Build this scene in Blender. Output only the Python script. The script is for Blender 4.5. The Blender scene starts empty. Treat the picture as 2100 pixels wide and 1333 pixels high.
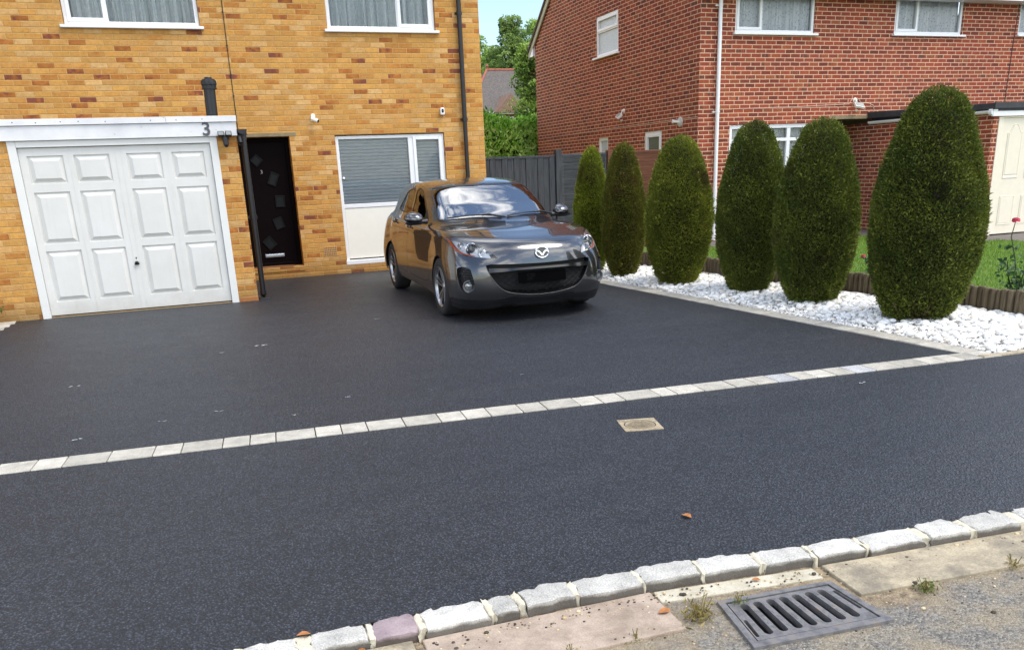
import bpy, bmesh, math, random
import numpy as np
from mathutils import Vector, Matrix
from mathutils.geometry import delaunay_2d_cdt
random.seed(7); RNG = np.random.default_rng(11)
D = bpy.data; SC = bpy.context.scene; COL = SC.collection
R = math.radians

# ------------------------------------------------------------------ camera
cam_d = D.cameras.new("camera"); cam = D.objects.new("camera", cam_d); COL.objects.link(cam)
SC.camera = cam
F_PX, PITCH, YAW, ROLL = 1695.042, .3086, .3442, -.0423
fw = Vector((math.sin(YAW) * math.cos(PITCH), math.cos(YAW) * math.cos(PITCH), -math.sin(PITCH)))
rt = Vector((math.cos(YAW), -math.sin(YAW), 0)); up = rt.cross(fw)
r2 = rt * math.cos(ROLL) + up * math.sin(ROLL); u2 = -rt * math.sin(ROLL) + up * math.cos(ROLL)
M = Matrix((r2, u2, -fw)).transposed().to_4x4(); M.translation = Vector((2.1295, -14.0854, 1.5077))
cam.matrix_world = M
cam_d.sensor_fit = 'HORIZONTAL'; cam_d.sensor_width = 36.0
cam_d.lens = 36.0 * F_PX / 2100
cam_d.shift_x = -5.342 / 2100; cam_d.shift_y = 225.5 / 2100
cam_d.clip_start = .05; cam_d.clip_end = 3000
SC.render.resolution_x, SC.render.resolution_y = 1024, 649

# ------------------------------------------------------------------ sky, sun, exposure
SUN_EL, SUN_AZ = R(60), R(134)          # azimuth clockwise from +Y (towards the houses); the sun stands front right
world = D.worlds.new("World"); SC.world = world; world.use_nodes = True
wn, wl = world.node_tree.nodes, world.node_tree.links
wn.clear()
wo = wn.new('ShaderNodeOutputWorld'); bg = wn.new('ShaderNodeBackground'); sky = wn.new('ShaderNodeTexSky')
sky.sky_type = 'NISHITA'; sky.sun_disc = False; sky.sun_elevation = SUN_EL; sky.sun_rotation = SUN_AZ
sky.air_density = 1.0; sky.dust_density = .6; sky.ozone_density = 1.0
tc = wn.new('ShaderNodeTexCoord'); mp = wn.new('ShaderNodeMapping'); mp.inputs['Scale'].default_value = (1.0, 1.0, 2.6)
mp.inputs['Location'].default_value = (3.3, 1.25, .4)
nz = wn.new('ShaderNodeTexNoise'); nz.inputs['Scale'].default_value = 1.7; nz.inputs['Detail'].default_value = 9
nz.inputs['Roughness'].default_value = .58; nz.inputs['Distortion'].default_value = .2
rp = wn.new('ShaderNodeValToRGB'); rp.color_ramp.elements[0].position = .46; rp.color_ramp.elements[1].position = .63
mx = wn.new('ShaderNodeMix'); mx.data_type = 'RGBA'
mx.inputs[7].default_value = (13.0, 12.8, 12.4, 1)
wl.new(tc.outputs['Generated'], mp.inputs['Vector']); wl.new(mp.outputs['Vector'], nz.inputs['Vector'])
wl.new(nz.outputs['Fac'], rp.inputs['Fac']); wl.new(rp.outputs['Color'], mx.inputs[0])
wl.new(sky.outputs['Color'], mx.inputs[6]); wl.new(mx.outputs[2], bg.inputs['Color'])
wl.new(bg.outputs['Background'], wo.inputs['Surface'])
bg.inputs['Strength'].default_value = .15
sun_d = D.lights.new("sun", 'SUN'); sun = D.objects.new("sun", sun_d); COL.objects.link(sun)
sun_d.energy = 1.6; sun_d.angle = R(34); sun_d.color = (1.0, .93, .82)
sd = Vector((math.sin(SUN_AZ) * math.cos(SUN_EL), math.cos(SUN_AZ) * math.cos(SUN_EL), math.sin(SUN_EL)))
sun.rotation_euler = (-sd).to_track_quat('-Z', 'Y').to_euler()
SC.view_settings.view_transform = 'Standard'; SC.view_settings.look = 'None'
SC.view_settings.exposure = .74; SC.view_settings.gamma = 1.0; SC.view_settings.use_curve_mapping = False

# ------------------------------------------------------------------ materials
def srgb(r, g, b):
    f = lambda c: (c / 255 / 12.92) if c <= 10 else ((c / 255 + .055) / 1.055) ** 2.4
    return (f(r), f(g), f(b), 1)
class NT:
    def __init__(s, name):
        s.m = D.materials.new(name); s.m.use_nodes = True; s.t = s.m.node_tree; s.t.nodes.clear()
        s.out = s.t.nodes.new('ShaderNodeOutputMaterial')
    def n(s, typ, **kw):
        nd = s.t.nodes.new('ShaderNode' + typ)
        for k, v in kw.items():
            if hasattr(nd, k) and k not in ('Scale',): setattr(nd, k, v)
        return nd
    def l(s, a, b): s.t.links.new(a, b)
    def inp(s, sock, v):
        if isinstance(v, bpy.types.NodeSocket): s.l(v, sock)
        else: sock.default_value = v
    def math(s, op, a, b=0., c=0.):
        nd = s.n('Math'); nd.operation = op
        for i, v in enumerate((a, b, c)): s.inp(nd.inputs[i], v)
        return nd.outputs[0]
    def ramp(s, fac, stops, interp='LINEAR'):
        nd = s.n('ValToRGB'); cr = nd.color_ramp; cr.interpolation = interp
        while len(cr.elements) > 1: cr.elements.remove(cr.elements[-1])
        for i, (p, c) in enumerate(stops):
            e = cr.elements[0] if i == 0 else cr.elements.new(p)
            e.position = p; e.color = c if len(c) == 4 else (*c, 1)
        s.l(fac, nd.inputs[0]); return nd.outputs[0]
    def noise(s, vec=None, scale=5., detail=4., rough=.55, dist=0.):
        nd = s.n('TexNoise'); nd.inputs['Scale'].default_value = scale; nd.inputs['Detail'].default_value = detail
        nd.inputs['Roughness'].default_value = rough; nd.inputs['Distortion'].default_value = dist
        if vec is not None: s.l(vec, nd.inputs['Vector'])
        return nd.outputs[0]
    def voronoi(s, vec=None, scale=5., feature='F1', out='Distance'):
        nd = s.n('TexVoronoi'); nd.feature = feature; nd.inputs['Scale'].default_value = scale
        if vec is not None: s.l(vec, nd.inputs['Vector'])
        return nd.outputs[out]
    def mix(s, fac, a, b, blend='MIX'):
        nd = s.n('Mix'); nd.data_type = 'RGBA'; nd.blend_type = blend
        s.inp(nd.inputs[0], fac); s.inp(nd.inputs[6], a); s.inp(nd.inputs[7], b); return nd.outputs[2]
    def pos(s): return s.n('NewGeometry').outputs['Position']
    def objc(s): return s.n('TexCoord').outputs['Object']
    def bump(s, h, strength=.3, dist=.01):
        nd = s.n('Bump'); nd.inputs['Strength'].default_value = strength; nd.inputs['Distance'].default_value = dist
        s.l(h, nd.inputs['Height']); return nd.outputs[0]
    def bsdf(s, color, rough=.6, metal=0., spec=.5, normal=None, coat=0., **kw):
        b = s.n('BsdfPrincipled'); s.inp(b.inputs['Base Color'], color); s.inp(b.inputs['Roughness'], rough)
        b.inputs['Metallic'].default_value = metal; b.inputs['Specular IOR Level'].default_value = spec
        b.inputs['Coat Weight'].default_value = coat
        for k, v in kw.items(): b.inputs[k].default_value = v
        if normal is not None: s.l(normal, b.inputs['Normal'])
        return b.outputs[0]
    def fin(s, sh): s.l(sh, s.out.inputs['Surface']); return s.m

def plain(name, color, rough=.5, metal=0., var=.12, scale=9., coat=0., bump=0., spec=.5, bscale=60.):
    t = NT(name); p = t.objc(); n = t.noise(p, scale, 5, .6)
    c0 = tuple(c * (1 - var) for c in color[:3]) + (1,); c1 = tuple(min(1, c * (1 + var)) for c in color[:3]) + (1,)
    c = t.ramp(n, [(.3, c0), (.7, c1)])
    rr = t.math('MULTIPLY_ADD', n, .12, rough - .06)
    nm = t.bump(t.noise(p, bscale, 4), bump, .005) if bump else None
    return t.fin(t.bsdf(c, rr, metal, spec, nm, coat))

def brick(name, ramp_stops, mortar, z0, u0, blen=.225, bh=.075, mw=.010, streak=.5, dirt=None, recess=1.0, split=0., dark_foot=.05):
    t = NT(name); g = t.n('NewGeometry'); sp = t.n('SeparateXYZ'); t.l(g.outputs['Position'], sp.inputs[0])
    sn = t.n('SeparateXYZ'); t.l(g.outputs['True Normal'], sn.inputs[0])
    isx = t.math('GREATER_THAN', t.math('ABSOLUTE', sn.outputs[0]), .5)
    wob = t.noise(g.outputs['Position'], 7, 2); wo2 = t.math('MULTIPLY_ADD', wob, .008, -.004)
    fine = t.noise(g.outputs['Position'], 60, 3); wo3 = t.math('MULTIPLY_ADD', fine, .006, -.003)
    u = t.math('ADD', t.math('ADD', sp.outputs[0], t.math('MULTIPLY', isx, t.math('SUBTRACT', sp.outputs[1], sp.outputs[0]))), wo2)
    z = t.math('ADD', t.math('ADD', sp.outputs[2], wo2), wo3)
    zz = t.math('DIVIDE', t.math('SUBTRACT', z, z0), bh); row = t.math('FLOOR', zz); fz = t.math('FRACT', zz)
    wr = t.n('TexWhiteNoise'); wr.noise_dimensions = '1D'; t.l(row, wr.inputs['W'])
    odd = t.math('MULTIPLY', t.math('FLOORED_MODULO', row, 2.), .5)
    jit = t.math('MULTIPLY_ADD', wr.outputs['Value'], .14, -.07)
    uu = t.math('ADD', t.math('ADD', t.math('DIVIDE', t.math('SUBTRACT', u, u0), blen), odd), jit)
    col = t.math('FLOOR', uu); fu = t.math('FRACT', uu)
    du = t.math('MULTIPLY', t.math('MINIMUM', fu, t.math('SUBTRACT', 1., fu)), blen)
    dz = t.math('MULTIPLY', t.math('MINIMUM', fz, t.math('SUBTRACT', 1., fz)), bh)
    d = t.math('MINIMUM', t.math('ADD', du, wo3), t.math('ADD', dz, wo3))
    mr = t.n('MapRange'); mr.interpolation_type = 'SMOOTHSTEP'; t.l(d, mr.inputs[0])
    mr.inputs[1].default_value = mw * .5 - .002; mr.inputs[2].default_value = mw * .5 + .003
    bm = mr.outputs[0]
    cx = t.n('CombineXYZ'); t.l(col, cx.inputs[0]); t.l(row, cx.inputs[1]); t.l(isx, cx.inputs[2])
    wn_ = t.n('TexWhiteNoise'); wn_.noise_dimensions = '3D'; t.l(cx.outputs[0], wn_.inputs['Vector'])
    sc = t.n('SeparateColor'); t.l(wn_.outputs['Color'], sc.inputs[0])
    # a brick's own tint, wandering a little inside the brick
    vm = t.n('VectorMath'); vm.operation = 'MULTIPLY_ADD'; t.l(wn_.outputs['Color'], vm.inputs[0]); vm.inputs[1].default_value = (9, 9, 9); t.l(g.outputs['Position'], vm.inputs[2])
    inn = t.noise(vm.outputs[0], 6, 4, .6, .6)
    band = t.noise(vm.outputs[0], 1.0, 2)
    vs = t.n('VectorMath'); vs.operation = 'MULTIPLY'; t.l(vm.outputs[0], vs.inputs[0]); vs.inputs[1].default_value = (26, 26, 2)
    strip = t.noise(vs.outputs[0], 1.0, 2)
    tint = t.math('ADD', sc.outputs[0], t.math('MULTIPLY', t.math('SUBTRACT', inn, .5), streak))
    tint = t.math('ADD', tint, t.math('MULTIPLY', t.math('SUBTRACT', strip, .5), split))
    bc = t.ramp(tint, ramp_stops)
    hv = t.math('MULTIPLY_ADD', sc.outputs[1], .20, .88)
    hs = t.n('HueSaturation'); t.l(hv, hs.inputs['Value']); t.l(bc, hs.inputs['Color'])
    spk = t.noise(g.outputs['Position'], 130, 5, .75); mot = t.noise(vm.outputs[0], 22, 5, .7, .4)
    bc2 = t.mix(.34, hs.outputs[0], t.ramp(spk, [(.32, (.3, .28, .26)), (.62, (1.1, 1.1, 1.1))]), 'MULTIPLY')
    bc2 = t.mix(.5, bc2, t.ramp(mot, [(.32, (.66, .58, .5)), (.6, (1.12, 1.1, 1.06))]), 'MULTIPLY')
    mcol = t.mix(t.noise(g.outputs['Position'], 30, 4), mortar, tuple(c * .72 for c in mortar[:3]) + (1,))
    c = t.mix(bm, mcol, bc2)
    big = t.noise(g.outputs['Position'], .9, 5, .6)
    c = t.mix(.5, c, t.ramp(big, [(.3, (.78, .76, .74)), (.65, (1, 1, 1))]), 'MULTIPLY')
    if dirt:   # splash-back stain at the foot of the wall
        f = t.n('MapRange'); t.l(t.math('ADD', sp.outputs[2], t.math('MULTIPLY', t.math('SUBTRACT', inn, .5), .25)), f.inputs[0])
        f.inputs[1].default_value = .04; f.inputs[2].default_value = .26; f.inputs[3].default_value = .75; f.inputs[4].default_value = 0
        c = t.mix(f.outputs[0], c, t.mix(.6, c, dirt, 'MIX'))
    gl = t.n('MapRange'); gl.interpolation_type = 'SMOOTHSTEP'; t.l(t.math('ABSOLUTE', t.math('SUBTRACT', fz, dark_foot)), gl.inputs[0]); gl.inputs[1].default_value = .015; gl.inputs[2].default_value = .05; gl.inputs[3].default_value = .55; gl.inputs[4].default_value = 0.  # shade below each brick course, painted as a dark line along the joint
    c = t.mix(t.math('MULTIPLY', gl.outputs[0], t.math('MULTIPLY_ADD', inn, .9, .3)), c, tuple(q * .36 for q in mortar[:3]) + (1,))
    hgt = t.math('ADD', t.math('MULTIPLY', bm, recess), t.math('ADD', t.math('MULTIPLY', inn, .35), t.math('MULTIPLY', spk, .25)))
    tilt = t.math('MULTIPLY', t.math('SUBTRACT', sc.outputs[2], .5), .5)
    hgt = t.math('ADD', hgt, t.math('MULTIPLY', tilt, bm))
    return t.fin(t.bsdf(c, .88, 0, .25, t.bump(hgt, .75, .006)))

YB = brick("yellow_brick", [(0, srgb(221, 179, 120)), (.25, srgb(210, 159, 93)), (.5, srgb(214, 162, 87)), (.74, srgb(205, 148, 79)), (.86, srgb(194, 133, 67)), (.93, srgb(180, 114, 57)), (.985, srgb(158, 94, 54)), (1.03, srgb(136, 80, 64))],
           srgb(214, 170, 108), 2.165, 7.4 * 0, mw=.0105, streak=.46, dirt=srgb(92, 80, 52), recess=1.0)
RB = brick("red_brick", [(0, srgb(124, 66, 56)), (.3, srgb(148, 74, 59)), (.55, srgb(162, 81, 61)), (.75, srgb(168, 83, 58)), (.86, srgb(154, 104, 74)), (.93, srgb(184, 88, 56)), (1, srgb(114, 76, 68))],
           srgb(238, 194, 162), 2.17, 11.2525, mw=.0138, dark_foot=2., streak=.55, split=.7, recess=1.0)
def asphalt(name, c0, c1, blue=(1, 1, 1)):
    t = NT(name); p = t.pos()
    n0 = t.noise(p, .55, 5, .6); n1 = t.noise(p, 3.1, 4); v = t.voronoi(p, 92, 'F1'); v2 = t.voronoi(p, 92, 'F1', 'Color')
    v3 = t.voronoi(p, 210, 'F1'); grit = t.noise(p, 420, 2)
    s2 = t.n('SeparateColor'); t.l(v2, s2.inputs[0])
    f = t.math('ADD', t.math('MULTIPLY', s2.outputs[0], .55), t.math('ADD', t.math('MULTIPLY', n0, .27), t.math('MULTIPLY', n1, .20)))
    c = t.ramp(f, [(.2, c0), (.8, c1)])
    st = t.n('Mapping'); t.l(p, st.inputs[0]); st.inputs['Scale'].default_value = (.35, 2.4, 1); st.inputs['Rotation'].default_value = (0, 0, .08)
    dust = t.ramp(t.noise(st.outputs[0], 1.3, 6, .68), [(.46, (0, 0, 0)), (.74, (1, 1, 1))])
    c = t.mix(t.math('MULTIPLY', dust, .16), c, (.20, .19, .18, 1))
    edge = t.ramp(v, [(.18, (1, 1, 1)), (.46, (.06, .06, .065))])
    c = t.mix(.85, c, edge, 'MULTIPLY')
    h = t.math('ADD', t.math('MULTIPLY', v, -1.0), t.math('ADD', t.math('MULTIPLY', v3, -.35), t.math('MULTIPLY', s2.outputs[1], .55)))
    rr = t.math('MULTIPLY_ADD', n1, .16, t.math('MULTIPLY_ADD', s2.outputs[2], .16, .36))
    return t.fin(t.bsdf(c, rr, 0, .6, t.bump(h, .85, .006)))
TAR = asphalt("fresh_tarmac", (.019, .024, .034), (.076, .092, .125))
def worn_road():
    t = NT("worn_road"); p = t.pos()
    v = t.voronoi(p, 130); cc = t.voronoi(p, 130, 'F1', 'Color'); sc = t.n('SeparateColor'); t.l(cc, sc.inputs[0])
    c = t.ramp(sc.outputs[0], [(0, srgb(92, 90, 86)), (.5, srgb(122, 119, 114)), (1, srgb(152, 147, 138))])
    sp = t.n('SeparateXYZ'); t.l(p, sp.inputs[0])
    n = t.noise(p, 2.6, 6, .65, .4)
    dd = t.n('MapRange'); t.l(t.math('ADD', t.math('ADD', sp.outputs[1], t.math('MULTIPLY', sp.outputs[0], .08)), t.math('MULTIPLY', t.math('SUBTRACT', n, .5), 1.9)), dd.inputs[0])
    dd.inputs[1].default_value = -11.86; dd.inputs[2].default_value = -11.52; dd.inputs[3].default_value = 0; dd.inputs[4].default_value = 1
    dirt = t.ramp(t.noise(p, 30, 5, .7), [(.3, srgb(96, 84, 70)), (.5, srgb(142, 127, 106)), (.72, srgb(184, 170, 144))])
    c = t.mix(dd.outputs[0], c, dirt)
    blot = t.ramp(t.noise(p, 5, 5, .7), [(.42, (0, 0, 0)), (.6, (1, 1, 1))])
    c = t.mix(t.math('MULTIPLY', blot, .35), c, srgb(176, 158, 124))
    h = t.math('ADD', t.math('MULTIPLY', v, -1.), t.math('MULTIPLY', t.noise(p, 40, 5, .7), .8))
    return t.fin(t.bsdf(c, .9, 0, .25, t.bump(h, .8, .007)))
ROAD = worn_road()
def stone(name, c0, c1, spk=.5, scale=160., rough=.85, stain=None, dark_foot=False):
    t = NT(name); p = t.objc(); info = t.n('ObjectInfo')
    vm = t.n('VectorMath'); vm.operation = 'ADD'; t.l(p, vm.inputs[0])
    cb = t.n('CombineXYZ'); t.l(t.math('MULTIPLY', info.outputs['Random'], 37.), cb.inputs[0]); t.l(cb.outputs[0], vm.inputs[1]); q = vm.outputs[0]
    n = t.noise(q, scale, 3, .75); b = t.noise(q, 9, 5, .65)
    f = t.math('ADD', t.math('MULTIPLY', n, spk), t.math('MULTIPLY', b, 1 - spk))
    c = t.ramp(f, [(.32, c0), (.62, c1)])
    hs = t.n('HueSaturation'); t.l(c, hs.inputs['Color']); t.l(t.math('MULTIPLY_ADD', info.outputs['Random'], .3, .85), hs.inputs['Value'])
    c = hs.outputs[0]
    if dark_foot:   # darker brown towards the foot of the stones
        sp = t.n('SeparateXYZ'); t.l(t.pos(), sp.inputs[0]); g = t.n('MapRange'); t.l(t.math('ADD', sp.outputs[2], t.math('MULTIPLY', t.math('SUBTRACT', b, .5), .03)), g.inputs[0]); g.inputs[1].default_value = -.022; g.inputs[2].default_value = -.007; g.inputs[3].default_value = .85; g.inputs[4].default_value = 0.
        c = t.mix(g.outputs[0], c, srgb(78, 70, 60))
    if stain: c = t.mix(t.math('MULTIPLY', t.ramp(t.noise(q, 6, 6, .7), [(.45, (0, 0, 0)), (.65, (1, 1, 1))]), .55), c, stain)
    return t.fin(t.bsdf(c, rough, 0, .3, t.bump(t.math('ADD', n, t.math('MULTIPLY', b, 1.6)), .5, .006)))
GRANITE = stone("grey_granite", srgb(126, 125, 123), srgb(220, 217, 209), .62, 190, dark_foot=True)
GRANITE2 = stone("lilac_granite", srgb(120, 106, 112), srgb(164, 148, 150), .35, 120, dark_foot=True)
SETT = stone("pale_sett", srgb(148, 144, 134), srgb(198, 193, 181), .4, 200)
SETT_B = stone("bluish_sett", srgb(142, 143, 147), srgb(184, 184, 184), .4, 200)
MORTAR = stone("cream_mortar", srgb(176, 168, 146), srgb(216, 209, 190), .4, 90)
SLAB_P = stone("pinkish_concrete", srgb(138, 122, 108), srgb(186, 169, 153), .5, 190, stain=srgb(128, 112, 98))
SLAB_B = stone("stained_concrete", srgb(132, 122, 106), srgb(206, 192, 164), .4, 110, stain=srgb(98, 94, 88))
LINTEL = stone("grey_lintel", srgb(120, 108, 84), srgb(158, 144, 112), .4, 100)
PATH = stone("grey_path", srgb(96, 90, 88), srgb(132, 124, 118), .5, 120)
PEBBLE = None
def pebble_mat():
    t = NT("white_pebble"); a = t.n('Attribute'); a.attribute_name = 'tint'
    c = t.ramp(a.outputs['Fac'], [(0, srgb(222, 218, 208)), (.4, srgb(244, 243, 240)), (.9, srgb(253, 253, 252)), (1, srgb(232, 216, 194))])
    n = t.noise(t.pos(), 90, 4, .6)
    c = t.mix(.25, c, t.ramp(n, [(.35, (.7, .7, .7)), (.6, (1, 1, 1))]), 'MULTIPLY')
    return t.fin(t.bsdf(c, .62, 0, .4, t.bump(n, .2, .004)))
PEBBLE = pebble_mat()
UPVC = plain("white_upvc", srgb(236, 237, 238), .32, var=.02)
PAINTW = plain("white_gloss_paint", srgb(226, 226, 222), .38, var=.03, scale=4)
CREAM = plain("cream_panel", srgb(240, 236, 224), .42, var=.02)
CREAMG = plain("cream_garage_paint", srgb(232, 224, 204), .45, var=.03)
FASCIA = None
def fascia_mat():
    t = NT("flaking_white_paint"); p = t.objc()
    n = t.noise(p, 3, 4); c = t.ramp(n, [(.3, srgb(214, 214, 216)), (.7, srgb(236, 236, 236))])
    mq = t.n('Mapping'); t.l(p, mq.inputs[0]); mq.inputs['Scale'].default_value = (6, 1, 26); fl = t.ramp(t.noise(mq.outputs[0], 1.6, 6, .72), [(.655, (0, 0, 0)), (.675, (1, 1, 1))])
    c = t.mix(fl, c, srgb(120, 112, 104))
    return t.fin(t.bsdf(c, .45, 0, .4))
FASCIA = fascia_mat()
BLACKP = plain("black_plastic", (.012, .012, .014, 1), .38, var=.2)
GREYP = plain("grey_plastic", srgb(92, 92, 94), .5, var=.06)
RUBBER = plain("tyre_rubber", (.016, .016, .017, 1), .75, var=.2, bump=.15)
CHROME = plain("chrome", (.78, .79, .80, 1), .12, 1., var=.04)
SILVER = plain("alloy_silver", (.42, .42, .43, 1), .3, .9, var=.06)
ROSEW = plain("dark_rosewood", (.0035, .001, .0016, 1), .6, var=.3, scale=14, spec=.08)
DARK = plain("dark_interior", (.02, .02, .021, 1), .9, var=.1)
SEATM = plain("seat_fabric", (.035, .036, .04, 1), .9, var=.2)
TAN = plain("tan_terracotta", srgb(196, 152, 98), .8, var=.1)
FELT = plain("black_felt", (.035, .038, .043, 1), .7, var=.35, scale=7, bump=.4)
IRON = None
def iron_mat():
    t = NT("cast_iron"); p = t.objc(); n = t.noise(p, 20, 6, .7)
    c = t.ramp(n, [(.3, srgb(92, 90, 91)), (.55, srgb(132, 130, 130)), (.72, srgb(148, 130, 106))])
    return t.fin(t.bsdf(c, .55, .35, .5, t.bump(t.noise(p, 160, 4), .35, .003)))
IRON = iron_mat()
MANH = stone("sandy_cover", srgb(112, 100, 82), srgb(178, 164, 138), .35, 90)
def wood(name, c0, c1, vert=True, rough=.7):
    t = NT(name); p = t.objc(); mpn = t.n('Mapping'); t.l(p, mpn.inputs[0]); mpn.inputs['Scale'].default_value = (18, 18, 1.2) if vert else (1.2, 18, 18)
    info = t.n('ObjectInfo'); n = t.noise(mpn.outputs[0], 2.2, 6, .6, .8)
    c = t.ramp(n, [(.3, c0), (.7, c1)])
    return t.fin(t.bsdf(c, rough, 0, .3, t.bump(n, .45, .006)))
FENCEG = wood("grey_painted_wood", srgb(46, 47, 50), srgb(76, 77, 80))
FENCEH = wood("grey_painted_lap_wood", srgb(50, 51, 53), srgb(82, 82, 85), False)
FENCEB = wood("brown_lap_wood", srgb(84, 50, 38), srgb(122, 78, 58), False)
LOGW = wood("weathered_log_wood", srgb(66, 56, 44), srgb(126, 112, 88))
BARK = wood("brown_bark", srgb(58, 44, 34), srgb(96, 76, 60))
def fabric(name, c0, c1, pat=0.):
    t = NT(name); p = t.objc(); n = t.noise(p, 26, 5, .65)
    c = t.ramp(n, [(.35, c0), (.65, c1)])
    if pat:
        v = t.voronoi(p, 22); c = t.mix(t.math('MULTIPLY', t.ramp(t.math('ADD', v, t.math('MULTIPLY', t.noise(p, 70, 3), .5)), [(.42, (1, 1, 1)), (.6, (0, 0, 0))]), pat), c, srgb(70, 76, 82))
    d = t.bsdf(c, .9, 0, .1); tr = t.n('BsdfTranslucent'); t.inp(tr.inputs[0], c)
    ms = t.n('MixShader'); ms.inputs[0].default_value = .3; t.l(d, ms.inputs[1]); t.l(tr.outputs[0], ms.inputs[2])
    return t.fin(ms.outputs[0])
NETC = fabric("net_curtain", srgb(226, 234, 234), srgb(250, 252, 250))
LACE = fabric("lace_curtain", srgb(234, 238, 240), srgb(252, 253, 253), .4)
BLIND = plain("grey_blind", srgb(182, 188, 192), .5, var=.04)
def glass(name, ior=1.5, tint=(1, 1, 1, 1), rough=0., bmp=0.):
    t = NT(name); tr = t.n('BsdfTransparent'); tr.inputs[0].default_value = tint
    gl = t.n('BsdfGlossy'); gl.inputs['Roughness'].default_value = rough
    fr = t.n('Fresnel'); fr.inputs[0].default_value = ior
    if bmp:
        b = t.bump(t.noise(t.objc(), 30, 3, .6, 1.), bmp, .01); t.l(b, gl.inputs['Normal'])
    ms = t.n('MixShader'); t.l(fr.outputs[0], ms.inputs[0]); t.l(tr.outputs[0], ms.inputs[1]); t.l(gl.outputs[0], ms.inputs[2])
    return t.fin(ms.outputs[0])
GLASS = glass("window_glass", 1.5, (.97, .985, .98, 1))
FROST = None
def frost_mat():
    t = NT("obscured_glass"); p = t.objc(); n = t.noise(p, 45, 4, .6, 1.5)
    c = t.ramp(n, [(.3, srgb(168, 182, 188)), (.7, srgb(214, 222, 226))])
    return t.fin(t.bsdf(c, .25, 0, .6, t.bump(n, .6, .01)))
FROST = frost_mat()
CARGLASS = glass("car_glass", 7.0, (.42, .46, .48, 1))
SIDEGLASS = glass("tinted_car_glass", 2.1, (.16, .17, .18, 1))
LENS = glass("headlamp_lens", 1.5, (.95, .96, .97, 1))
DOORGLASS = plain("dark_door_glass", (.010, .011, .012, 1), .3, var=.2, spec=.18)
def car_paint():
    t = NT("graphite_car_paint"); p = t.objc()
    fl = t.noise(p, 900, 2, .6)
    c = t.ramp(fl, [(.35, (.050, .050, .053)), (.65, (.095, .095, .100))])
    b = t.n('BsdfPrincipled'); t.l(c, b.inputs['Base Color']); b.inputs['Metallic'].default_value = .85; b.inputs['Roughness'].default_value = .27
    b.inputs['Coat Weight'].default_value = 1.; b.inputs['Coat Roughness'].default_value = .015; b.inputs['Coat IOR'].default_value = 1.8
    return t.fin(b.outputs[0])
PAINT = car_paint()
GLOSSB = plain("gloss_black", (.008, .008, .009, 1), .12, var=.1, coat=.6)
ORANGE = plain("amber_lens", srgb(214, 96, 40), .2, var=.1)
REFL = plain("headlamp_reflector", (.80, .81, .82, 1), .35, .45, var=.15, scale=30)
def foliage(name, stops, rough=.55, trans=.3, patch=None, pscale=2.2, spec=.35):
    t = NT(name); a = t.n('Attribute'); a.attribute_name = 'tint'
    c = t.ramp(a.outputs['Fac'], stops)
    if patch:
        for (col, lo, hi, sc_, off) in patch:
            vm = t.n('VectorMath'); vm.operation = 'ADD'; t.l(t.pos(), vm.inputs[0]); vm.inputs[1].default_value = (off, off * 1.7, off * .3)
            m = t.ramp(t.noise(vm.outputs[0], sc_, 3, .6), [(lo, (0, 0, 0)), (hi, (1, 1, 1))])
            c = t.mix(t.math('MULTIPLY', m, .8), c, col)
    d = t.bsdf(c, rough, 0, spec); tr = t.n('BsdfTranslucent'); t.inp(tr.inputs[0], t.mix(.5, c, (.75, .85, .2, 1), 'MULTIPLY'))
    ms = t.n('MixShader'); ms.inputs[0].default_value = trans; t.l(d, ms.inputs[1]); t.l(tr.outputs[0], ms.inputs[2])
    return t.fin(ms.outputs[0])
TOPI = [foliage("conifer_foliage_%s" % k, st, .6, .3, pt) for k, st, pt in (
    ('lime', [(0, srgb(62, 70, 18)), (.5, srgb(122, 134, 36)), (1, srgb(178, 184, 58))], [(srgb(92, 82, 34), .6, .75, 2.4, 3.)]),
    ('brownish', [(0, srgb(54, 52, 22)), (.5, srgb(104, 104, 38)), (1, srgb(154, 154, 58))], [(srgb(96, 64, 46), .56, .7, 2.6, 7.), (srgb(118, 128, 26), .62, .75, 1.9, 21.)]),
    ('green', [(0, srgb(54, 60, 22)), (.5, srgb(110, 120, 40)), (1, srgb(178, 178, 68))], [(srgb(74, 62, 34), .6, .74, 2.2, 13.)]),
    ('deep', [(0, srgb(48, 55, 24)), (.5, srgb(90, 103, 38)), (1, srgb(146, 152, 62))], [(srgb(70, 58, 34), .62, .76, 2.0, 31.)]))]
KERBX = [(1.975, 2.033), (2.06, 2.243), (2.288, 2.481), (2.502, 2.657), (2.676, 2.908), (2.93, 3.028), (3.056, 3.249), (3.274, 3.528), (3.54, 3.781), (3.793, 4.031), (4.052, 4.26), (4.275, 4.491), (4.506, 4.761), (4.8, 4.991), (5.021, 5.249), (5.291, 5.444)]
KLILAC = 3
KLAB = ['tiny grey kerb stone at the lower left end of the kerb, by the bottom edge', 'rough pale kerb stone second from the left end of the kerb', 'long rounded grey kerb stone directly left of the lilac one', 'lilac-brown kerb stone, the only purplish stone of the kerb',
 'long pale kerb stone directly right of the lilac one', 'short pale kerb stone between two wide cream joints above the pinkish slab', 'pale kerb stone right of the short one, above the pinkish slab', 'long pale kerb stone above the right half of the pinkish slab',
 'pale kerb stone just left of the corner of the drain grate', 'pale tar-specked kerb stone directly behind the left half of the drain grate', 'pale kerb stone directly behind the right half of the drain grate', 'pale kerb stone just past the right rear corner of the drain grate',
 'long pale kerb stone fourth from the right picture edge', 'pale kerb stone third from the right picture edge', 'pale kerb stone second from the right picture edge', 'pale kerb stone cut by the right picture edge']
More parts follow.
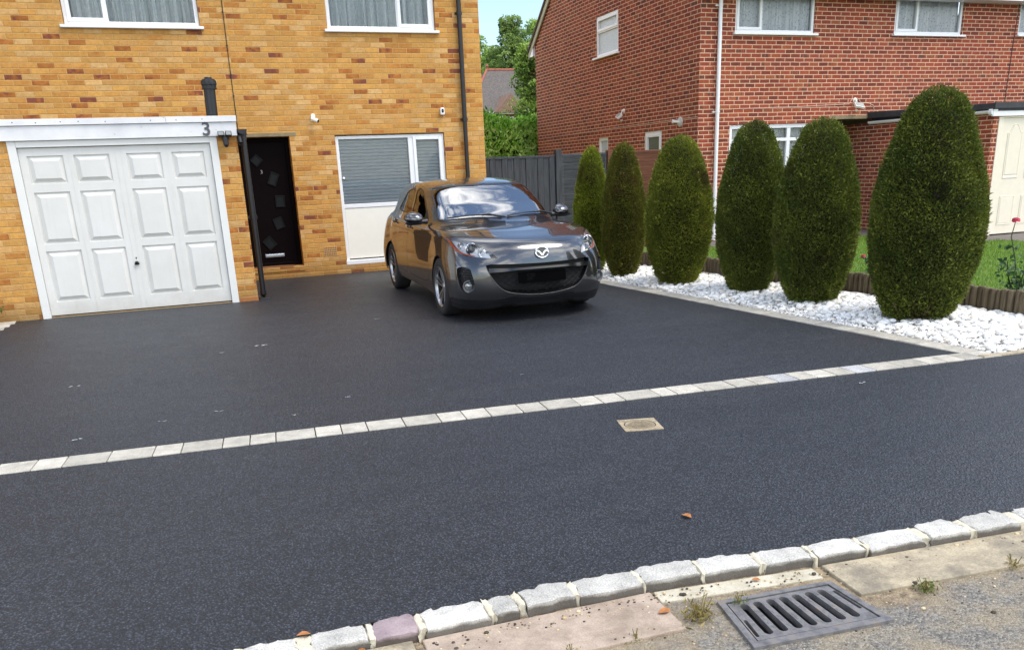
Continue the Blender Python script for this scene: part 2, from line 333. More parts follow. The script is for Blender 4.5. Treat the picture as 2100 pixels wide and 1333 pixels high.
_s = [.62, 0.849, 1.05, 1.212, 1.451, 1.696, 1.853, 2.086, 2.244, 2.397, 2.635, 2.795, 2.955, 3.189, 3.417, 3.58, 3.745, 3.962, 4.127, 4.358, 4.522, 4.681, 4.94, 5.064, 5.27, 5.515, 5.685, 5.85, 6.017, 6.17, 6.33, 6.49, 6.664, 6.906, 7.129, 7.29, 7.459, 7.63, 7.80]
SETTX = list(zip(_s[:-1], _s[1:])); SETTBLUE = {27, 31}
SETTLAB = {27: 'bluish sett in the dividing line, nearer the middle of the two bluish ones', 31: 'bluish sett in the dividing line, nearer the pebble bed of the two bluish ones', 1: 'pale sett of the dividing line cut by the left picture edge', 37: 'last pale sett of the dividing line, at the corner by the pebble bed'}

# ------------------------------------------------------------------ object helpers
ORG = {}
def tag(o, label=None, cat=None, group=None, kind=None):
    if label: o['label'] = label
    if cat: o['category'] = cat
    if group: o['group'] = group
    if kind: o['kind'] = kind
    return o
def thing(name, loc, label, cat, group=None, rz=0.):
    o = D.objects.new(name, None); COL.objects.link(o); o.location = loc; o.rotation_euler = (0, 0, rz); o.empty_display_size = .1
    ORG[o.name] = Vector((0, 0, 0)) if rz else Vector(loc)
    return tag(o, label, cat, group)
class MB:
    def __init__(s): s.v = []; s.f = []; s.mi = []; s.cur = 0; s.nrm = None
    def add(s, vs, fs):
        b = len(s.v); s.v += [tuple(p) for p in vs]
        for f in fs: s.f.append(tuple(b + i for i in f)); s.mi.append(s.cur)
        return s
    def box(s, x0, x1, y0, y1, z0, z1, M=None):
        vs = [(x, y, z) for z in (z0, z1) for y in (y0, y1) for x in (x0, x1)]
        if M is not None: vs = [M @ Vector(p) for p in vs]
        return s.add(vs, [(0, 2, 3, 1), (4, 5, 7, 6), (0, 1, 5, 4), (2, 6, 7, 3), (0, 4, 6, 2), (1, 3, 7, 5)])
    def quad(s, a, b, c, d): return s.add([a, b, c, d], [(0, 1, 2, 3)])
    def frame(s, x0, x1, z0, z1, t, y0, y1, tb=None):
        tb = tb or t
        s.box(x0, x0 + t, y0, y1, z0, z1); s.box(x1 - t, x1, y0, y1, z0, z1)
        s.box(x0 + t, x1 - t, y0, y1, z0, z0 + tb); s.box(x0 + t, x1 - t, y0, y1, z1 - tb, z1); return s
    def tube(s, pts, r, n=10, cap=True, rs=None, arc=None):
        pts = [Vector(p) for p in pts]; rings = []
        for i, p in enumerate(pts):
            a = pts[max(i - 1, 0)]; b = pts[min(i + 1, len(pts) - 1)]; d = (b - a).normalized()
            ref = Vector((0, 0, 1)) if abs(d.z) < .9 else Vector((0, 1, 0))
            e1 = d.cross(ref).normalized(); e2 = e1.cross(d).normalized(); rr = rs[i] if rs else r
            rings.append([p + e1 * (rr * math.cos(2 * math.pi * k / n)) + e2 * (rr * math.sin(2 * math.pi * k / n)) for k in range(n)])
        vs = [q for rg in rings for q in rg]; fs = []
        for i in range(len(pts) - 1):
            for k in range(n): fs.append((i * n + k, i * n + (k + 1) % n, (i + 1) * n + (k + 1) % n, (i + 1) * n + k))
        if cap: fs += [tuple(range(n))[::-1], tuple((len(pts) - 1) * n + k for k in range(n))]
        return s.add(vs, fs)
    def lathe(s, prof, c=(0, 0, 0), n=24, axis='z', a0=0., a1=2 * math.pi, M=None):
        full = abs(a1 - a0 - 2 * math.pi) < 1e-6; m = n if full else n + 1; vs = []
        for r, h in prof:
            for k in range(m):
                a = a0 + (a1 - a0) * k / n; q = Vector((r * math.cos(a), r * math.sin(a), h))
                if axis == 'y': q = Vector((q.x, q.z, q.y))
                if axis == 'x': q = Vector((q.z, q.x, q.y))
                if M is not None: q = M @ q
                vs.append(q + Vector(c))
        fs = []
        for i in range(len(prof) - 1):
            for k in range(n if full else n):
                k2 = (k + 1) % m; fs.append((i * m + k, i * m + k2, (i + 1) * m + k2, (i + 1) * m + k))
        return s.add(vs, fs)
    def prism(s, poly, y0, y1, plane='xz'):
        n = len(poly); mk = {'xz': lambda p, h: (p[0], h, p[1]), 'xy': lambda p, h: (p[0], p[1], h), 'yz': lambda p, h: (h, p[0], p[1])}[plane]
        vs = [mk(p, y0) for p in poly] + [mk(p, y1) for p in poly]
        return s.add(vs, [tuple(range(n)), tuple(range(2 * n - 1, n - 1, -1))] + [(i, n + i, n + (i + 1) % n, (i + 1) % n) for i in range(n)])
    def build(s, name, mat, parent=None, smooth=None, bevel=0., loc=None, seg=2, fix=True, local=False):
        me = D.meshes.new(name)
        v = np.array(s.v, float).reshape(-1, 3)
        if parent is not None: off = np.array(ORG[parent.name])
        elif loc is not None: off = np.array(loc, float)
        else: off = np.array([(v[:, 0].min() + v[:, 0].max()) / 2, (v[:, 1].min() + v[:, 1].max()) / 2, v[:, 2].min()])
        if local: off = np.zeros(3)
        me.from_pydata((v - off).tolist(), [], s.f)
        for m_ in (mat if isinstance(mat, (list, tuple)) else [mat]): me.materials.append(m_)
        if any(s.mi): me.polygons.foreach_set('material_index', s.mi)
        if fix:
            b = bmesh.new(); b.from_mesh(me); bmesh.ops.recalc_face_normals(b, faces=b.faces); b.to_mesh(me); b.free()
        if smooth is not None:
            me.polygons.foreach_set('use_smooth', [True] * len(me.polygons)); me.set_sharp_from_angle(angle=R(smooth))
        o = D.objects.new(name, me); COL.objects.link(o)
        if parent is not None: o.parent = parent; ORG[o.name] = ORG[parent.name]
        else:
            o.location = loc if (loc is not None and local) else off; ORG[o.name] = Vector(o.location)
        if bevel:
            bv = o.modifiers.new('bevel', 'BEVEL'); bv.width = bevel; bv.segments = seg; bv.limit_method = 'ANGLE'; bv.angle_limit = R(40)
            if smooth is None:
                me.polygons.foreach_set('use_smooth', [True] * len(me.polygons)); bv.harden_normals = True
        return o
def text(name, s_, mat, parent, size, M, depth=.004, font=None):
    cu = D.curves.new(name, 'FONT'); cu.body = s_; cu.size = size; cu.extrude = depth; cu.align_x = 'CENTER'; cu.align_y = 'CENTER'; cu.offset = size * .018
    tmp = D.objects.new(name, cu); COL.objects.link(tmp); bpy.context.view_layer.update()
    me = D.meshes.new_from_object(tmp.evaluated_get(bpy.context.evaluated_depsgraph_get())); COL.objects.unlink(tmp); D.objects.remove(tmp)
    off = Matrix.Translation(-ORG[parent.name]); me.transform(off @ M); me.materials.clear(); me.materials.append(mat); me.name = name
    o = D.objects.new(name, me); COL.objects.link(o); o.parent = parent; ORG[o.name] = ORG[parent.name]; return o
def np_mesh(name, verts, faces, mat, parent=None, tint=None, loc=None, smooth=False, kind=None):
    """big mesh from arrays; faces is (n,k)"""
    verts = np.asarray(verts, np.float32); faces = np.asarray(faces, np.int32)
    if parent is not None: off = np.array(ORG[parent.name])
    elif loc is not None: off = np.array(loc)
    else: off = np.array([verts[:, 0].mean(), verts[:, 1].mean(), verts[:, 2].min()])
    me = D.meshes.new(name); n, k = faces.shape
    me.vertices.add(len(verts)); me.vertices.foreach_set('co', (verts - off).astype(np.float32).ravel())
    me.loops.add(n * k); me.loops.foreach_set('vertex_index', faces.ravel())
    me.polygons.add(n); me.polygons.foreach_set('loop_start', np.arange(0, n * k, k, dtype=np.int32))
    me.polygons.foreach_set('use_smooth', np.full(n, smooth, dtype=bool))
    me.update(calc_edges=True); me.validate()
    if tint is not None:
        at = me.attributes.new('tint', 'FLOAT', 'POINT'); at.data.foreach_set('value', np.asarray(tint, np.float32))
    me.materials.append(mat); o = D.objects.new(name, me); COL.objects.link(o)
    if parent is not None: o.parent = parent; ORG[o.name] = ORG[parent.name]
    else: o.location = off; ORG[o.name] = Vector(off)
    return o
def wall_holes(mb, x0, x1, z0, z1, holes, plane, depth, axis='y', sgn=1):
    """a wall face with openings and their reveals; axis 'y': face in X-Z at Y=plane; axis 'x': face in Y-Z at X=plane"""
    P = (lambda a, z, d: (a, plane + sgn * d, z)) if axis == 'y' else (lambda a, z, d: (plane + sgn * d, a, z))
    xs = sorted({x0, x1, *[h[0] for h in holes], *[h[1] for h in holes]}); zs = sorted({z0, z1, *[h[2] for h in holes], *[h[3] for h in holes]})
    for i in range(len(xs) - 1):
        for j in range(len(zs) - 1):
            cx, cz = (xs[i] + xs[i + 1]) / 2, (zs[j] + zs[j + 1]) / 2
            if any(h[0] < cx < h[1] and h[2] < cz < h[3] for h in holes): continue
            mb.quad(P(xs[i], zs[j], 0), P(xs[i + 1], zs[j], 0), P(xs[i + 1], zs[j + 1], 0), P(xs[i], zs[j + 1], 0))
    for a, b, c, d in [h[:4] for h in holes]:
        e = depth
        mb.quad(P(a, c, 0), P(a, d, 0), P(a, d, e), P(a, c, e)); mb.quad(P(b, c, 0), P(b, c, e), P(b, d, e), P(b, d, 0))
        mb.quad(P(a, d, 0), P(b, d, 0), P(b, d, e), P(a, d, e)); mb.quad(P(a, c, 0), P(a, c, e), P(b, c, e), P(b, c, 0))
def curtain(mb, x0, x1, z0, z1, y, amp=.022, wl=.11, seed=1, step=.012, axis='y'):
    r = random.Random(seed); n = int((x1 - x0) / step); ph = r.random() * 6; vs = []
    for i in range(n + 1):
        x = x0 + (x1 - x0) * i / n
        a = amp * (math.sin(2 * math.pi * x / wl + ph + 1.5 * math.sin(x * 5 + seed)) + .5 * math.sin(2 * math.pi * x / (wl * .43) + ph * 2) + .25 * math.sin(2 * math.pi * x / (wl * .19)))
        for z in (z0, z1): vs.append((x, y + a * (1 if z == z0 else .8), z) if axis == 'y' else (y + a, x, z))
    mb.add(vs, [(2 * i, 2 * i + 2, 2 * i + 3, 2 * i + 1) for i in range(n)])

# ------------------------------------------------------------------ ground
def sheet(name, poly, z, mat, sub=0):
    b = MB(); b.add([(x, y, z) for x, y in poly], [tuple(range(len(poly)))])
    return tag(b.build(name, mat, loc=(poly[0][0], poly[0][1], z), fix=False), kind='structure')
SOIL = plain("garden_soil", srgb(92, 80, 58), .95, var=.3, scale=3, bump=.5)
GRASSB = plain("lawn_base", srgb(86, 112, 36), .95, var=.35, scale=5, bump=.4)
FAR = plain("far_ground", srgb(104, 112, 74), .95, var=.3, scale=.3)
sheet('ground', [(-900, -900), (900, -900), (900, 900), (-900, 900)], -.62, FAR)
_KX = [-30, 1.5, 2.04, 2.66, 3.36, 3.8, 4.29, 5.4, 30]; _KY = [-9.6, -11.375, -11.40, -11.425, -11.435, -11.478, -11.553, -11.656, -13.6]
ky = lambda x: float(np.interp(x, _KX, _KY))           # back of the kerb stones, which bow a little
def kmat(a, c): return Matrix.Translation((a, ky(a), 0)) @ Matrix.Rotation(math.atan2(ky(c) - ky(a), c - a), 4, 'Z')
py_ = lambda x: -8.765 - .08 * (x - .85)          # house side of the sett line
ex = lambda y: 7.153 + .081 * (-3.9 - y)          # drive side of the gravel edging
lx = lambda y: 8.606 + .135 * (-4.35 - y) if y > -8.0 else 9.10 + .0 * y
W_ = .20
# drive and pavement, each one sheet
tarm = [(-.12, -2.50), (2.66, -2.50), (2.66, .2), (6.87, .2), (ex(-.2), -.2)]
sheet('driveway', [(-.13, -2.40), (-.60, py_(-.6)), (ex(-9.2) + .02, py_(7.58)), (ex(-.2), -.2), (6.86, .12), (2.70, .12), (2.70, -2.40)], 0., TAR)
sheet('pavement', [(-30, py_(-30) - .19), *[(q, ky(q) - .03) for q in _KX], (30, py_(30) - .135), (7.80, py_(7.80) - .135), (7.80, py_(7.80) - .19)], 0., TAR)
sheet('road', [(-60, -16 + 4.9 - .52), (-60, -40), (60, -40), (60, -16.6)], -.052, ROAD)
D.objects['road'].data.clear_geometry()
rb = MB(); rb.add([(-60, ky(-60) - .10, -.052), (-60, -60, -.052), (60, -60, -.052), (60, ky(60) - .10, -.052)], [(0, 1, 2, 3)])
D.objects.remove(D.objects['road'])
sheet('gravel_bed', [(ex(-.1) + .10, -.1), (ex(-9.4) + .10, -9.30), (ex(-9.4) + .10, -9.9), (9.3, -9.9), (9.1, -8), (8.75, -5), (8.3, -1.5), (8.2, .1)], -.012, stone("pale_grit_bed", srgb(150, 146, 138), srgb(196, 192, 186), .5, 60))
sheet('lawn', [(8.2, .2), (8.3, -1.5), (8.75, -5), (9.1, -8), (9.2, -11.0 + 1.2), (15.1, -10.2), (15.1, -3.35), (14.2, -3.1), (14.2, -.9), (11.0, -.9), (11.0, .2)], .03, GRASSB)
sheet('garden_path', [(11.0, -.9), (14.2, -.9), (14.2, -3.1), (15.1, -3.35), (15.1, -10.2), (19.5, -10.5), (19.5, -2.5), (15.4, -2.5), (15.4, .4), (11.0, .4)], .034, PATH)
sheet('back_garden', [(6.8, .2), (11.3, .2), (11.3, 60), (-40, 60), (-40, 8.5), (6.8, 8.5)], -.02, GRASSB)
for i_, (px, pw, mt) in enumerate([(-6., 6.9, SLAB_B), (.92, 1.0, SLAB_P), (1.94, .70, SLAB_B), (2.66, .90, SLAB_P), (4.275, 1.06, SLAB_B), (5.35, .94, SLAB_B), (6.31, 3., SLAB_B), (3.575, .685, MORTAR)]):
    b = MB(); Mx = kmat(px, px + pw) @ Matrix.Translation((0, -.142, 0))
    b.box(0, pw - .012, -(.25 + .03 * (i_ % 2)) if i_ < 7 else -.085, 0, -.09, -.040 + .003 * (i_ % 3) if i_ < 7 else -.043, Mx)
    o = b.build('channel_slab', mt, bevel=.006)
    tag(o, ['sandy channel slab left of the frame edge', 'pinkish channel slab left of the lower frame', 'sandy concrete channel slab below the lilac kerb stone', 'long pinkish concrete channel slab left of the drain grate', 'stained beige channel slab beside the right of the drain grate', 'stained beige channel slab at the right picture edge', 'stained beige channel slab beyond the right picture edge', 'cream concrete strip between the drain grate and the kerb'][i_], 'slab', 'concrete slabs along the foot of the kerb')

# kerb stones: each stone its own irregular block; cream mortar between them
def rough_block(b, x0, x1, ya, yb, z0, z1, M, seed, amp=.0055, nx=9, ny=5, nz=4, ro=.008):
    r = np.random.default_rng(seed); L, Wd, H = x1 - x0, yb - ya, z1 - z0
    nx = max(4, int(L / .028))
    top = r.normal(0, amp * .5, (nx + 1, ny + 1)); ed0 = np.convolve(r.normal(0, amp, nx + 3), [.25, .5, .25], 'valid'); ed1 = np.convolve(r.normal(0, amp, nx + 3), [.25, .5, .25], 'valid')
    idx = {}; vs = []; fs = []
    def V(i, j, k):
        key = (i, j, k)
        if key in idx: return idx[key]
        x = x0 + L * i / nx; y = ya + Wd * j / ny; z = z0 + H * k / nz
        y += (ed0[i] if j == 0 else 0) + (ed1[i] if j == ny else 0)
        if k == nz: z += top[i, j] * .7 - (ro * .8 if j in (0, ny) else 0) - (ro * .6 if i in (0, nx) else 0)
        if i in (0, nx): x += r.normal(0, amp * .7) + (ro * .4 if i == 0 else -ro * .4) * (k == nz)
        if j == 0 and k < nz: y += r.normal(0, amp * .5)
        idx[key] = len(vs); vs.append(M @ Vector((x, y, z))); return idx[key]
    for i in range(nx):
        for j in range(ny):
            fs.append((V(i, j, nz), V(i + 1, j, nz), V(i + 1, j + 1, nz), V(i, j + 1, nz)))
        for k in range(nz):
            fs.append((V(i, 0, k), V(i + 1, 0, k), V(i + 1, 0, k + 1), V(i, 0, k + 1))); fs.append((V(i + 1, ny, k), V(i, ny, k), V(i, ny, k + 1), V(i + 1, ny, k + 1)))
    for j in range(ny):
        for k in range(nz):
            fs.append((V(0, j + 1, k), V(0, j, k), V(0, j, k + 1), V(0, j + 1, k + 1))); fs.append((V(nx, j, k), V(nx, j + 1, k), V(nx, j + 1, k + 1), V(nx, j, k + 1)))
    b.add(vs, fs)
KX = KERBX
kl = ['pale granite kerb stone right of the bluish-edged kerb stone', '']
for i_, (a, c) in enumerate(KX):
    b = MB(); Mx = kmat(a, c)
    rough_block(b, 0, c - a, -.135 + random.uniform(-.008, .008), -.004, -.11, .002 + random.uniform(-.003, .003), Mx, 50 + i_)
    o = b.build('kerb_stone', GRANITE2 if i_ == KLILAC else GRANITE, smooth=50)
    tag(o, KLAB[i_], 'kerb stone', 'granite stones of the kerb')
b = MB(); Mx = Matrix.Translation((0, ky(0), 0)) @ Matrix.Rotation(math.atan(-.08), 4, 'Z')
for (a, c), (a2, c2) in zip(KX[:-1], KX[1:]):
    if a2 - c > .012: rough_block(b, -.006, a2 - c + .006, -.130, -.006, -.10, -.002, kmat(c, a2), int(a2 * 1000), .008, ro=.006)
tag(b.build('kerb_mortar', MORTAR, smooth=50), kind='structure')
b = MB(); b.box(-10, -.01, -.13, -.005, -.1, -.002, kmat(KX[0][0] - .01, 1.5) @ Matrix.Rotation(math.pi, 4, 'Z') @ Matrix.Translation((10, .135, 0)) if False else Matrix.Translation((KX[0][0], ky(KX[0][0]), 0)) @ Matrix.Rotation(math.atan(-.045), 4, 'Z')); b.box(.01, 14, -.13, -.005, -.1, -.002, kmat(KX[-1][1], 20))
tag(b.build('kerb', GRANITE, bevel=.01), kind='structure')

# setts across the drive, and along the gravel
A = math.atan(-.08)
for i_, (a, c) in enumerate(SETTX):
    b = MB(); Mx = Matrix.Translation((a, py_(a), 0)) @ Matrix.Rotation(A, 4, 'Z'); L = (c - a) / math.cos(A)
    b.box(.003, L - .003, -W_ + .002, -.002, -.05, .007 + random.uniform(-.0015, .0015), Mx)
    blue = i_ in SETTBLUE
    o = b.build('sett', SETT_B if blue else SETT, bevel=.004)
    tag(o, SETTLAB.get(i_, 'pale grey sett in the line dividing driveway from pavement'), 'paving sett', 'setts across the front of the driveway')
y = -.25; n = 0
while y > -9.25:
    L = random.choice((.16, .2, .24)); L = L if y - L > -9.2 else y + 9.312; y2 = y - L
    b = MB(); Mx = Matrix.Translation((ex(y), y, 0)) @ Matrix.Rotation(math.atan(.081), 4, 'Z')
    b.box(.002, W_ - .002, -L + .002, -.002, -.05, .010 + random.uniform(-.002, .002), Mx); b.build('edging_sett', SETT, bevel=.004)
    o = D.objects[-1] if False else [x for x in COL.objects][-1]
    tag(o, 'pale grey edging sett between the tarmac and the white pebbles', 'paving sett', 'setts edging the pebble bed'); y = y2
for i_ in range(4):
    b = MB(); Mx = Matrix.Translation((-.13 - .09 * i_ * .22, -2.50 - .22 * i_, 0)) @ Matrix.Rotation(math.atan(.09), 4, 'Z')
    b.box(-W_, -.002, -.216, -.002, -.05, .009, Mx)
    tag(b.build('edging_sett', SETT, bevel=.004), 'pale edging sett at the left picture edge, nearest rows below the garage pier', 'paving sett', 'setts at the left edge of the driveway')
b = MB(); b.box(.0, 1.75, -.06, .0, -.05, .014, Matrix.Translation((7.62, py_(7.62) - .135, 0)) @ Matrix.Rotation(math.atan(-.08), 4, 'Z'))
tag(b.build('gravel_edge_strip', SLAB_B, bevel=.004), kind='structure')
sheet('neighbour_frontage', [(-.25, .1), (-.25, -2.4), (-.70, py_(-.7)), (-.70, py_(-.7) - .25), (-20, py_(-20) - .25), (-20, .1)], -.012, PATH)
b = MB(); Le = math.dist((-.19, -3.38), (-.60, py_(-.6))); b.box(-W_, -.002, -Le, 0, -.05, .008, Matrix.Translation((-.19, -3.38, 0)) @ Matrix.Rotation(math.atan2(-.41, -(py_(-.6) + 3.38)) * -1. if False else -math.atan2(.41, -(py_(-.6) + 3.38)), 4, 'Z'))
b.box(0, 1.42, -W_, -.002, -.05, .008, Matrix.Translation((-.80, py_(-.80), 0)) @ Matrix.Rotation(A, 4, 'Z'))
tag(b.build('edging_strip', SETT, bevel=.004), kind='structure')

# manhole cover and drain grate
t_ = thing('inspection_cover', (4.482, -9.80, 0), 'small square sandy inspection cover with a round lid, set in the tarmac', 'cover')
Mx = Matrix.Translation((4.482, -9.80, 0)) @ Matrix.Rotation(-.245, 4, 'Z')
b = MB(); n = 40; h = .118; vs = []; fs = []
for k in range(n):
    a = 2 * math.pi * k / n; c_, s_ = math.cos(a), math.sin(a); q = h / max(abs(c_), abs(s_))
    vs += [Mx @ Vector((q * c_, q * s_, .004)), Mx @ Vector((.098 * c_, .098 * s_, .004)), Mx @ Vector((.098 * c_, .098 * s_, -.012)), Mx @ Vector((q * c_, q * s_, -.02))]
for k in range(n):
    i, j = 4 * k, 4 * ((k + 1) % n); fs += [(i, j, j + 1, i + 1), (i + 1, j + 1, j + 2, i + 2), (i, i + 3, j + 3, j)]
b.add(vs, fs); b.build('frame', MANH, t_)
b = MB(); b.lathe([(0, .0015), (.082, .0015), (.085, .003), (.092, .003), (.094, -.01)], M=Mx, n=40)
for i in range(-4, 5):
    for j in range(-4, 5):
        x, y = i * .017 + (j % 2) * .0085, j * .016
        if math.hypot(x, y) < .074: b.box(x - .0062, x + .0062, y - .0045, y + .0045, .001, .0045, Mx)
b.build('lid', MANH, t_, smooth=40)

t_ = thing('drain_grate', (3.955, -11.945, -.045), 'iron drain grate with slanting slots in the road gutter', 'drain grate')
Mx = Matrix.Translation((3.955, -11.945, -.045)) @ Matrix.Rotation(math.atan(-.088), 4, 'Z')
def plate(b, outer, holes, z0, z1, Mx):
    pts = []; eds = []
    for lp in [outer] + holes:
        s0 = len(pts); pts += [Vector(p) for p in lp]; eds += [(s0 + i, s0 + (i + 1) % len(lp)) for i in range(len(lp))]
    vs, es, fs, *_ = delaunay_2d_cdt(pts, eds, [], 0, 1e-6)
    def inside(p, poly):
        r = False; j = len(poly) - 1
        for i in range(len(poly)):
            if (poly[i][1] > p[1]) != (poly[j][1] > p[1]) and p[0] < (poly[j][0] - poly[i][0]) * (p[1] - poly[i][1]) / (poly[j][1] - poly[i][1]) + poly[i][0]: r = not r
            j = i
        return r
    keep = []
    for f in fs:
        c = sum((vs[i] for i in f), Vector((0, 0))) / len(f)
        if inside(c, outer) and not any(inside(c, h_) for h_ in holes): keep.append(tuple(f))
    n = len(vs); allv = [Mx @ Vector((p.x, p.y, z1)) for p in vs] + [Mx @ Vector((p.x, p.y, z0)) for p in vs]
    b.add(allv, keep + [tuple(n + i for i in f)[::-1] for f in keep])
    for lp in [outer] + holes:
        m = len(lp); b.add([Mx @ Vector((*p, z)) for z in (z0, z1) for p in lp], [(i, (i + 1) % m, m + (i + 1) % m, m + i) for i in range(m)])
def slot(cx, cy, L, w, dx):
    pts = []
    for k in range(9): a = math.pi * k / 8; pts.append((cx + dx / 2 + w / 2 * math.cos(a), cy + L / 2 + w / 2 * math.sin(a)))
    for k in range(9): a = math.pi + math.pi * k / 8; pts.append((cx - dx / 2 + w / 2 * math.cos(a), cy - L / 2 + w / 2 * math.sin(a)))
    return pts
b = MB(); plate(b, [(-.275, -.160), (.275, -.160), (.240, .160), (-.240, .160)], [[(-.245, -.128), (.245, -.128), (.218, .138), (-.218, .138)]], -.03, .006, Mx); b.build('frame', IRON, t_, bevel=.002)
b = MB(); holes = [slot(-.168 + .056 * i, .008, .180, .033, -.004 * (i - 3)) for i in range(7)]
plate(b, [(-.238, -.122), (.238, -.122), (.212, .132), (-.212, .132)], holes + [slot(-.218, -.045, .10, .014, .012), slot(.214, .02, .13, .014, -.012)], -.02, .003, Mx)
for i in range(6):
    for j in range(6):
        if (i * 7 + j * 3) % 5 < 4: b.box(-.1405 + .056 * i - .004, -.1405 + .056 * i + .004, -.07 + .03 * j, -.055 + .03 * j, .003, .0045, Mx)
b.build('grating', IRON, t_, bevel=.0015)
b = MB(); b.box(-.24, .24, -.125, .135, -.35, -.33, Mx)
for q in ((-.245, -.24, -.13, .14), (.24, .245, -.13, .14), (-.24, .24, -.13, -.125), (-.24, .24, .135, .14)): b.box(*q, -.33, -.02, Mx)
b.build('pit', DARK, t_)
b = MB(); Mg = Matrix.Translation((3.955, -11.945, 0)) @ Matrix.Rotation(math.atan(-.088), 4, 'Z')
hole = [tuple((Mg @ Vector(p)).xy) for p in ((-.262, -.15, 0), (.262, -.15, 0), (.232, .15, 0), (-.232, .15, 0))]
plate(b, [(-60, -60), (60, -60), (60, ky(30) - 2.4 - .10)] + [(q, ky(q) - .10) for q in _KX[::-1]] + [(-60, -9.1)], [hole], -.075, -.052, Matrix.Identity(4)); tag(b.build('road', ROAD, loc=(0, -12, -.052)), kind='structure')

# ------------------------------------------------------------------ windows
def window(parent, x0, x1, z0, z1, y, mull=None, trans=None, fr=.055, cur=None, sash=None, sill=True, axis='y', pane=None, depth=.06, opener=None, seed=1, amp=.02, wl=.1):
    """white framed window: frame (opening sashes on it), pane, curtain; axis 'x' puts it in a side wall (facing -X)"""
    T = (lambda m: m) if axis == 'y' else None
    def fix(b):
        if axis == 'x': b.v = [(y + (p[1] - y), p[0], p[2]) for p in b.v]
        return b
    b = MB(); b.frame(x0, x1, z0, z1, fr, y, y + depth)
    if mull: b.box(mull[0], mull[1], y + .001, y + depth - .001, z0 + fr, z1 - fr)
    if trans: b.box(x0 + fr, x1 - fr, y + .002, y + depth - .002, trans[0], trans[1])
    for (a, c, d, e) in (opener or []): b.frame(a, c, d, e, .052, y - .014, y + depth - .02)
    f = fix(b).build('window', UPVC, parent, bevel=.006)
    b = MB(); b.quad((x0 + fr, y + .03, z0 + fr), (x1 - fr, y + .03, z0 + fr), (x1 - fr, y + .03, z1 - fr), (x0 + fr, y + .03, z1 - fr)); fix(b).build('pane', pane or GLASS, f, fix=False)
    if sill:
        b = MB(); e = sill if isinstance(sill, float) else .06
        b.box(x0 - .055, x1 + .055, y - .10, y + .02, z0 - .042, z0 - .002); fix(b).build('sill', UPVC, f, bevel=.008)
    if cur:
        b = MB(); curtain(b, x0 + .03, x1 - .03, z0 + .01, z1, y + .12, amp, wl, seed); fix(b).build('curtain', cur, f, smooth=80, fix=False)
    return f

PLASTER = plain("pale_plaster", srgb(226, 222, 212), .9, var=.04)
# ------------------------------------------------------------------ yellow brick house
H = thing('brick_house', (3.4, 0, 0), 'yellow brick house with a dark front door and a grey car parked before it', 'house')
b = MB()
wall_holes(b, -6.0, 6.8625, -.1, 5.25, [(.762, 2.560, 3.70, 4.90), (4.405, 6.130, 3.69, 4.90), (4.352, 6.160, .135, 2.165), (2.76, 3.65, .175, 2.166)], 0., .24)
wall_holes(b, 0., 8.4, -.1, 5.25, [], 6.8625, .1, 'x', -1)
b.quad((-6, 8.4, -.1), (6.8625, 8.4, -.1), (6.8625, 8.4, 5.25), (-6, 8.4, 5.25)); b.quad((-6, 0, -.1), (-6, 8.4, -.1), (-6, 8.4, 5.25), (-6, 0, 5.25))
b.add([(6.8625, 0, 5.25), (6.8625, 8.4, 5.25), (6.8625, 4.2, 7.9)], [(0, 1, 2)])
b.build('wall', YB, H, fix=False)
b = MB()
for s0, s1 in ((-.35, 4.2), (8.75, 4.2)):
    b.add([(-6.2, s0, 5.10), (7.0, s0, 5.10), (7.0, s1, 7.98), (-6.2, s1, 7.98), (-6.2, s0, 5.22), (7.0, s0, 5.22), (7.0, s1, 8.1), (-6.2, s1, 8.1)], [(0, 1, 2, 3), (4, 7, 6, 5), (0, 4, 5, 1), (1, 5, 6, 2), (0, 3, 7, 4)])
ROOFT = plain("brown_roof_tile", srgb(92, 70, 58), .85, var=.25, scale=14, bump=.4)
b.build('roof', ROOFT, H)
b = MB(); b.box(-5.9, 6.75, .3, 8.3, 2.55, 2.62); b.box(-5.9, 6.75, 3.2, 3.3, .2, 5.2); b.build('inner_wall', PLASTER, H)
window(H, .768, 2.555, 3.703, 4.88, .045, mull=(1.30, 1.345), opener=[(.815, 1.33, 3.75, 4.84)], cur=NETC, seed=3, amp=.055, wl=.17)
window(H, 4.412, 6.123, 3.695, 4.88, .045, mull=(5.51, 5.56), opener=[(5.53, 6.075, 3.742, 4.84)], cur=NETC, seed=8, amp=.055, wl=.15)
f = window(H, 4.357, 6.154, .15, 2.15, .035, mull=(5.545, 5.635), trans=(1.035, 1.10), fr=.05, sill=False, opener=[(5.625, 6.115, 1.09, 2.115)])
b = MB(); b.box(4.41, 5.54, .045, .085, .225, 1.03); b.box(5.64, 6.10, .045, .085, .225, 1.03); b.build('panel', CREAM, f, bevel=.006)
b = MB(); b.box(4.34, 6.165, -.005, .09, .128, .205); b.build('sill', UPVC, f, bevel=.012)
b = MB(); z = 1.10; pr = []
while z < 2.13: pr += [(0, z), (.012, z + .008), (.018, z + .026), (.012, z + .042), (0, z + .05)]; z += .052
for xa, xb in ((4.40, 5.545), (5.635, 6.11)):
    b.add([(x, .115 - q[0], q[1]) for q in pr for x in (xa, xb)], [(2 * i, 2 * i + 1, 2 * i + 3, 2 * i + 2) for i in range(len(pr) - 1)])
b.build('blind', BLIND, f, smooth=50, fix=False)
b = MB(); b.lathe([(0, 0), (.02, 0), (.022, -.012), (.012, -.02), (0, -.02)], (4.432, .03, 1.5), 16, 'y'); b.build('catch', CHROME, f, smooth=40)
b = MB(); b.box(2.735, 3.757, -.006, .24, 2.1665, 2.221); b.build('lintel', LINTEL, H, bevel=.005)
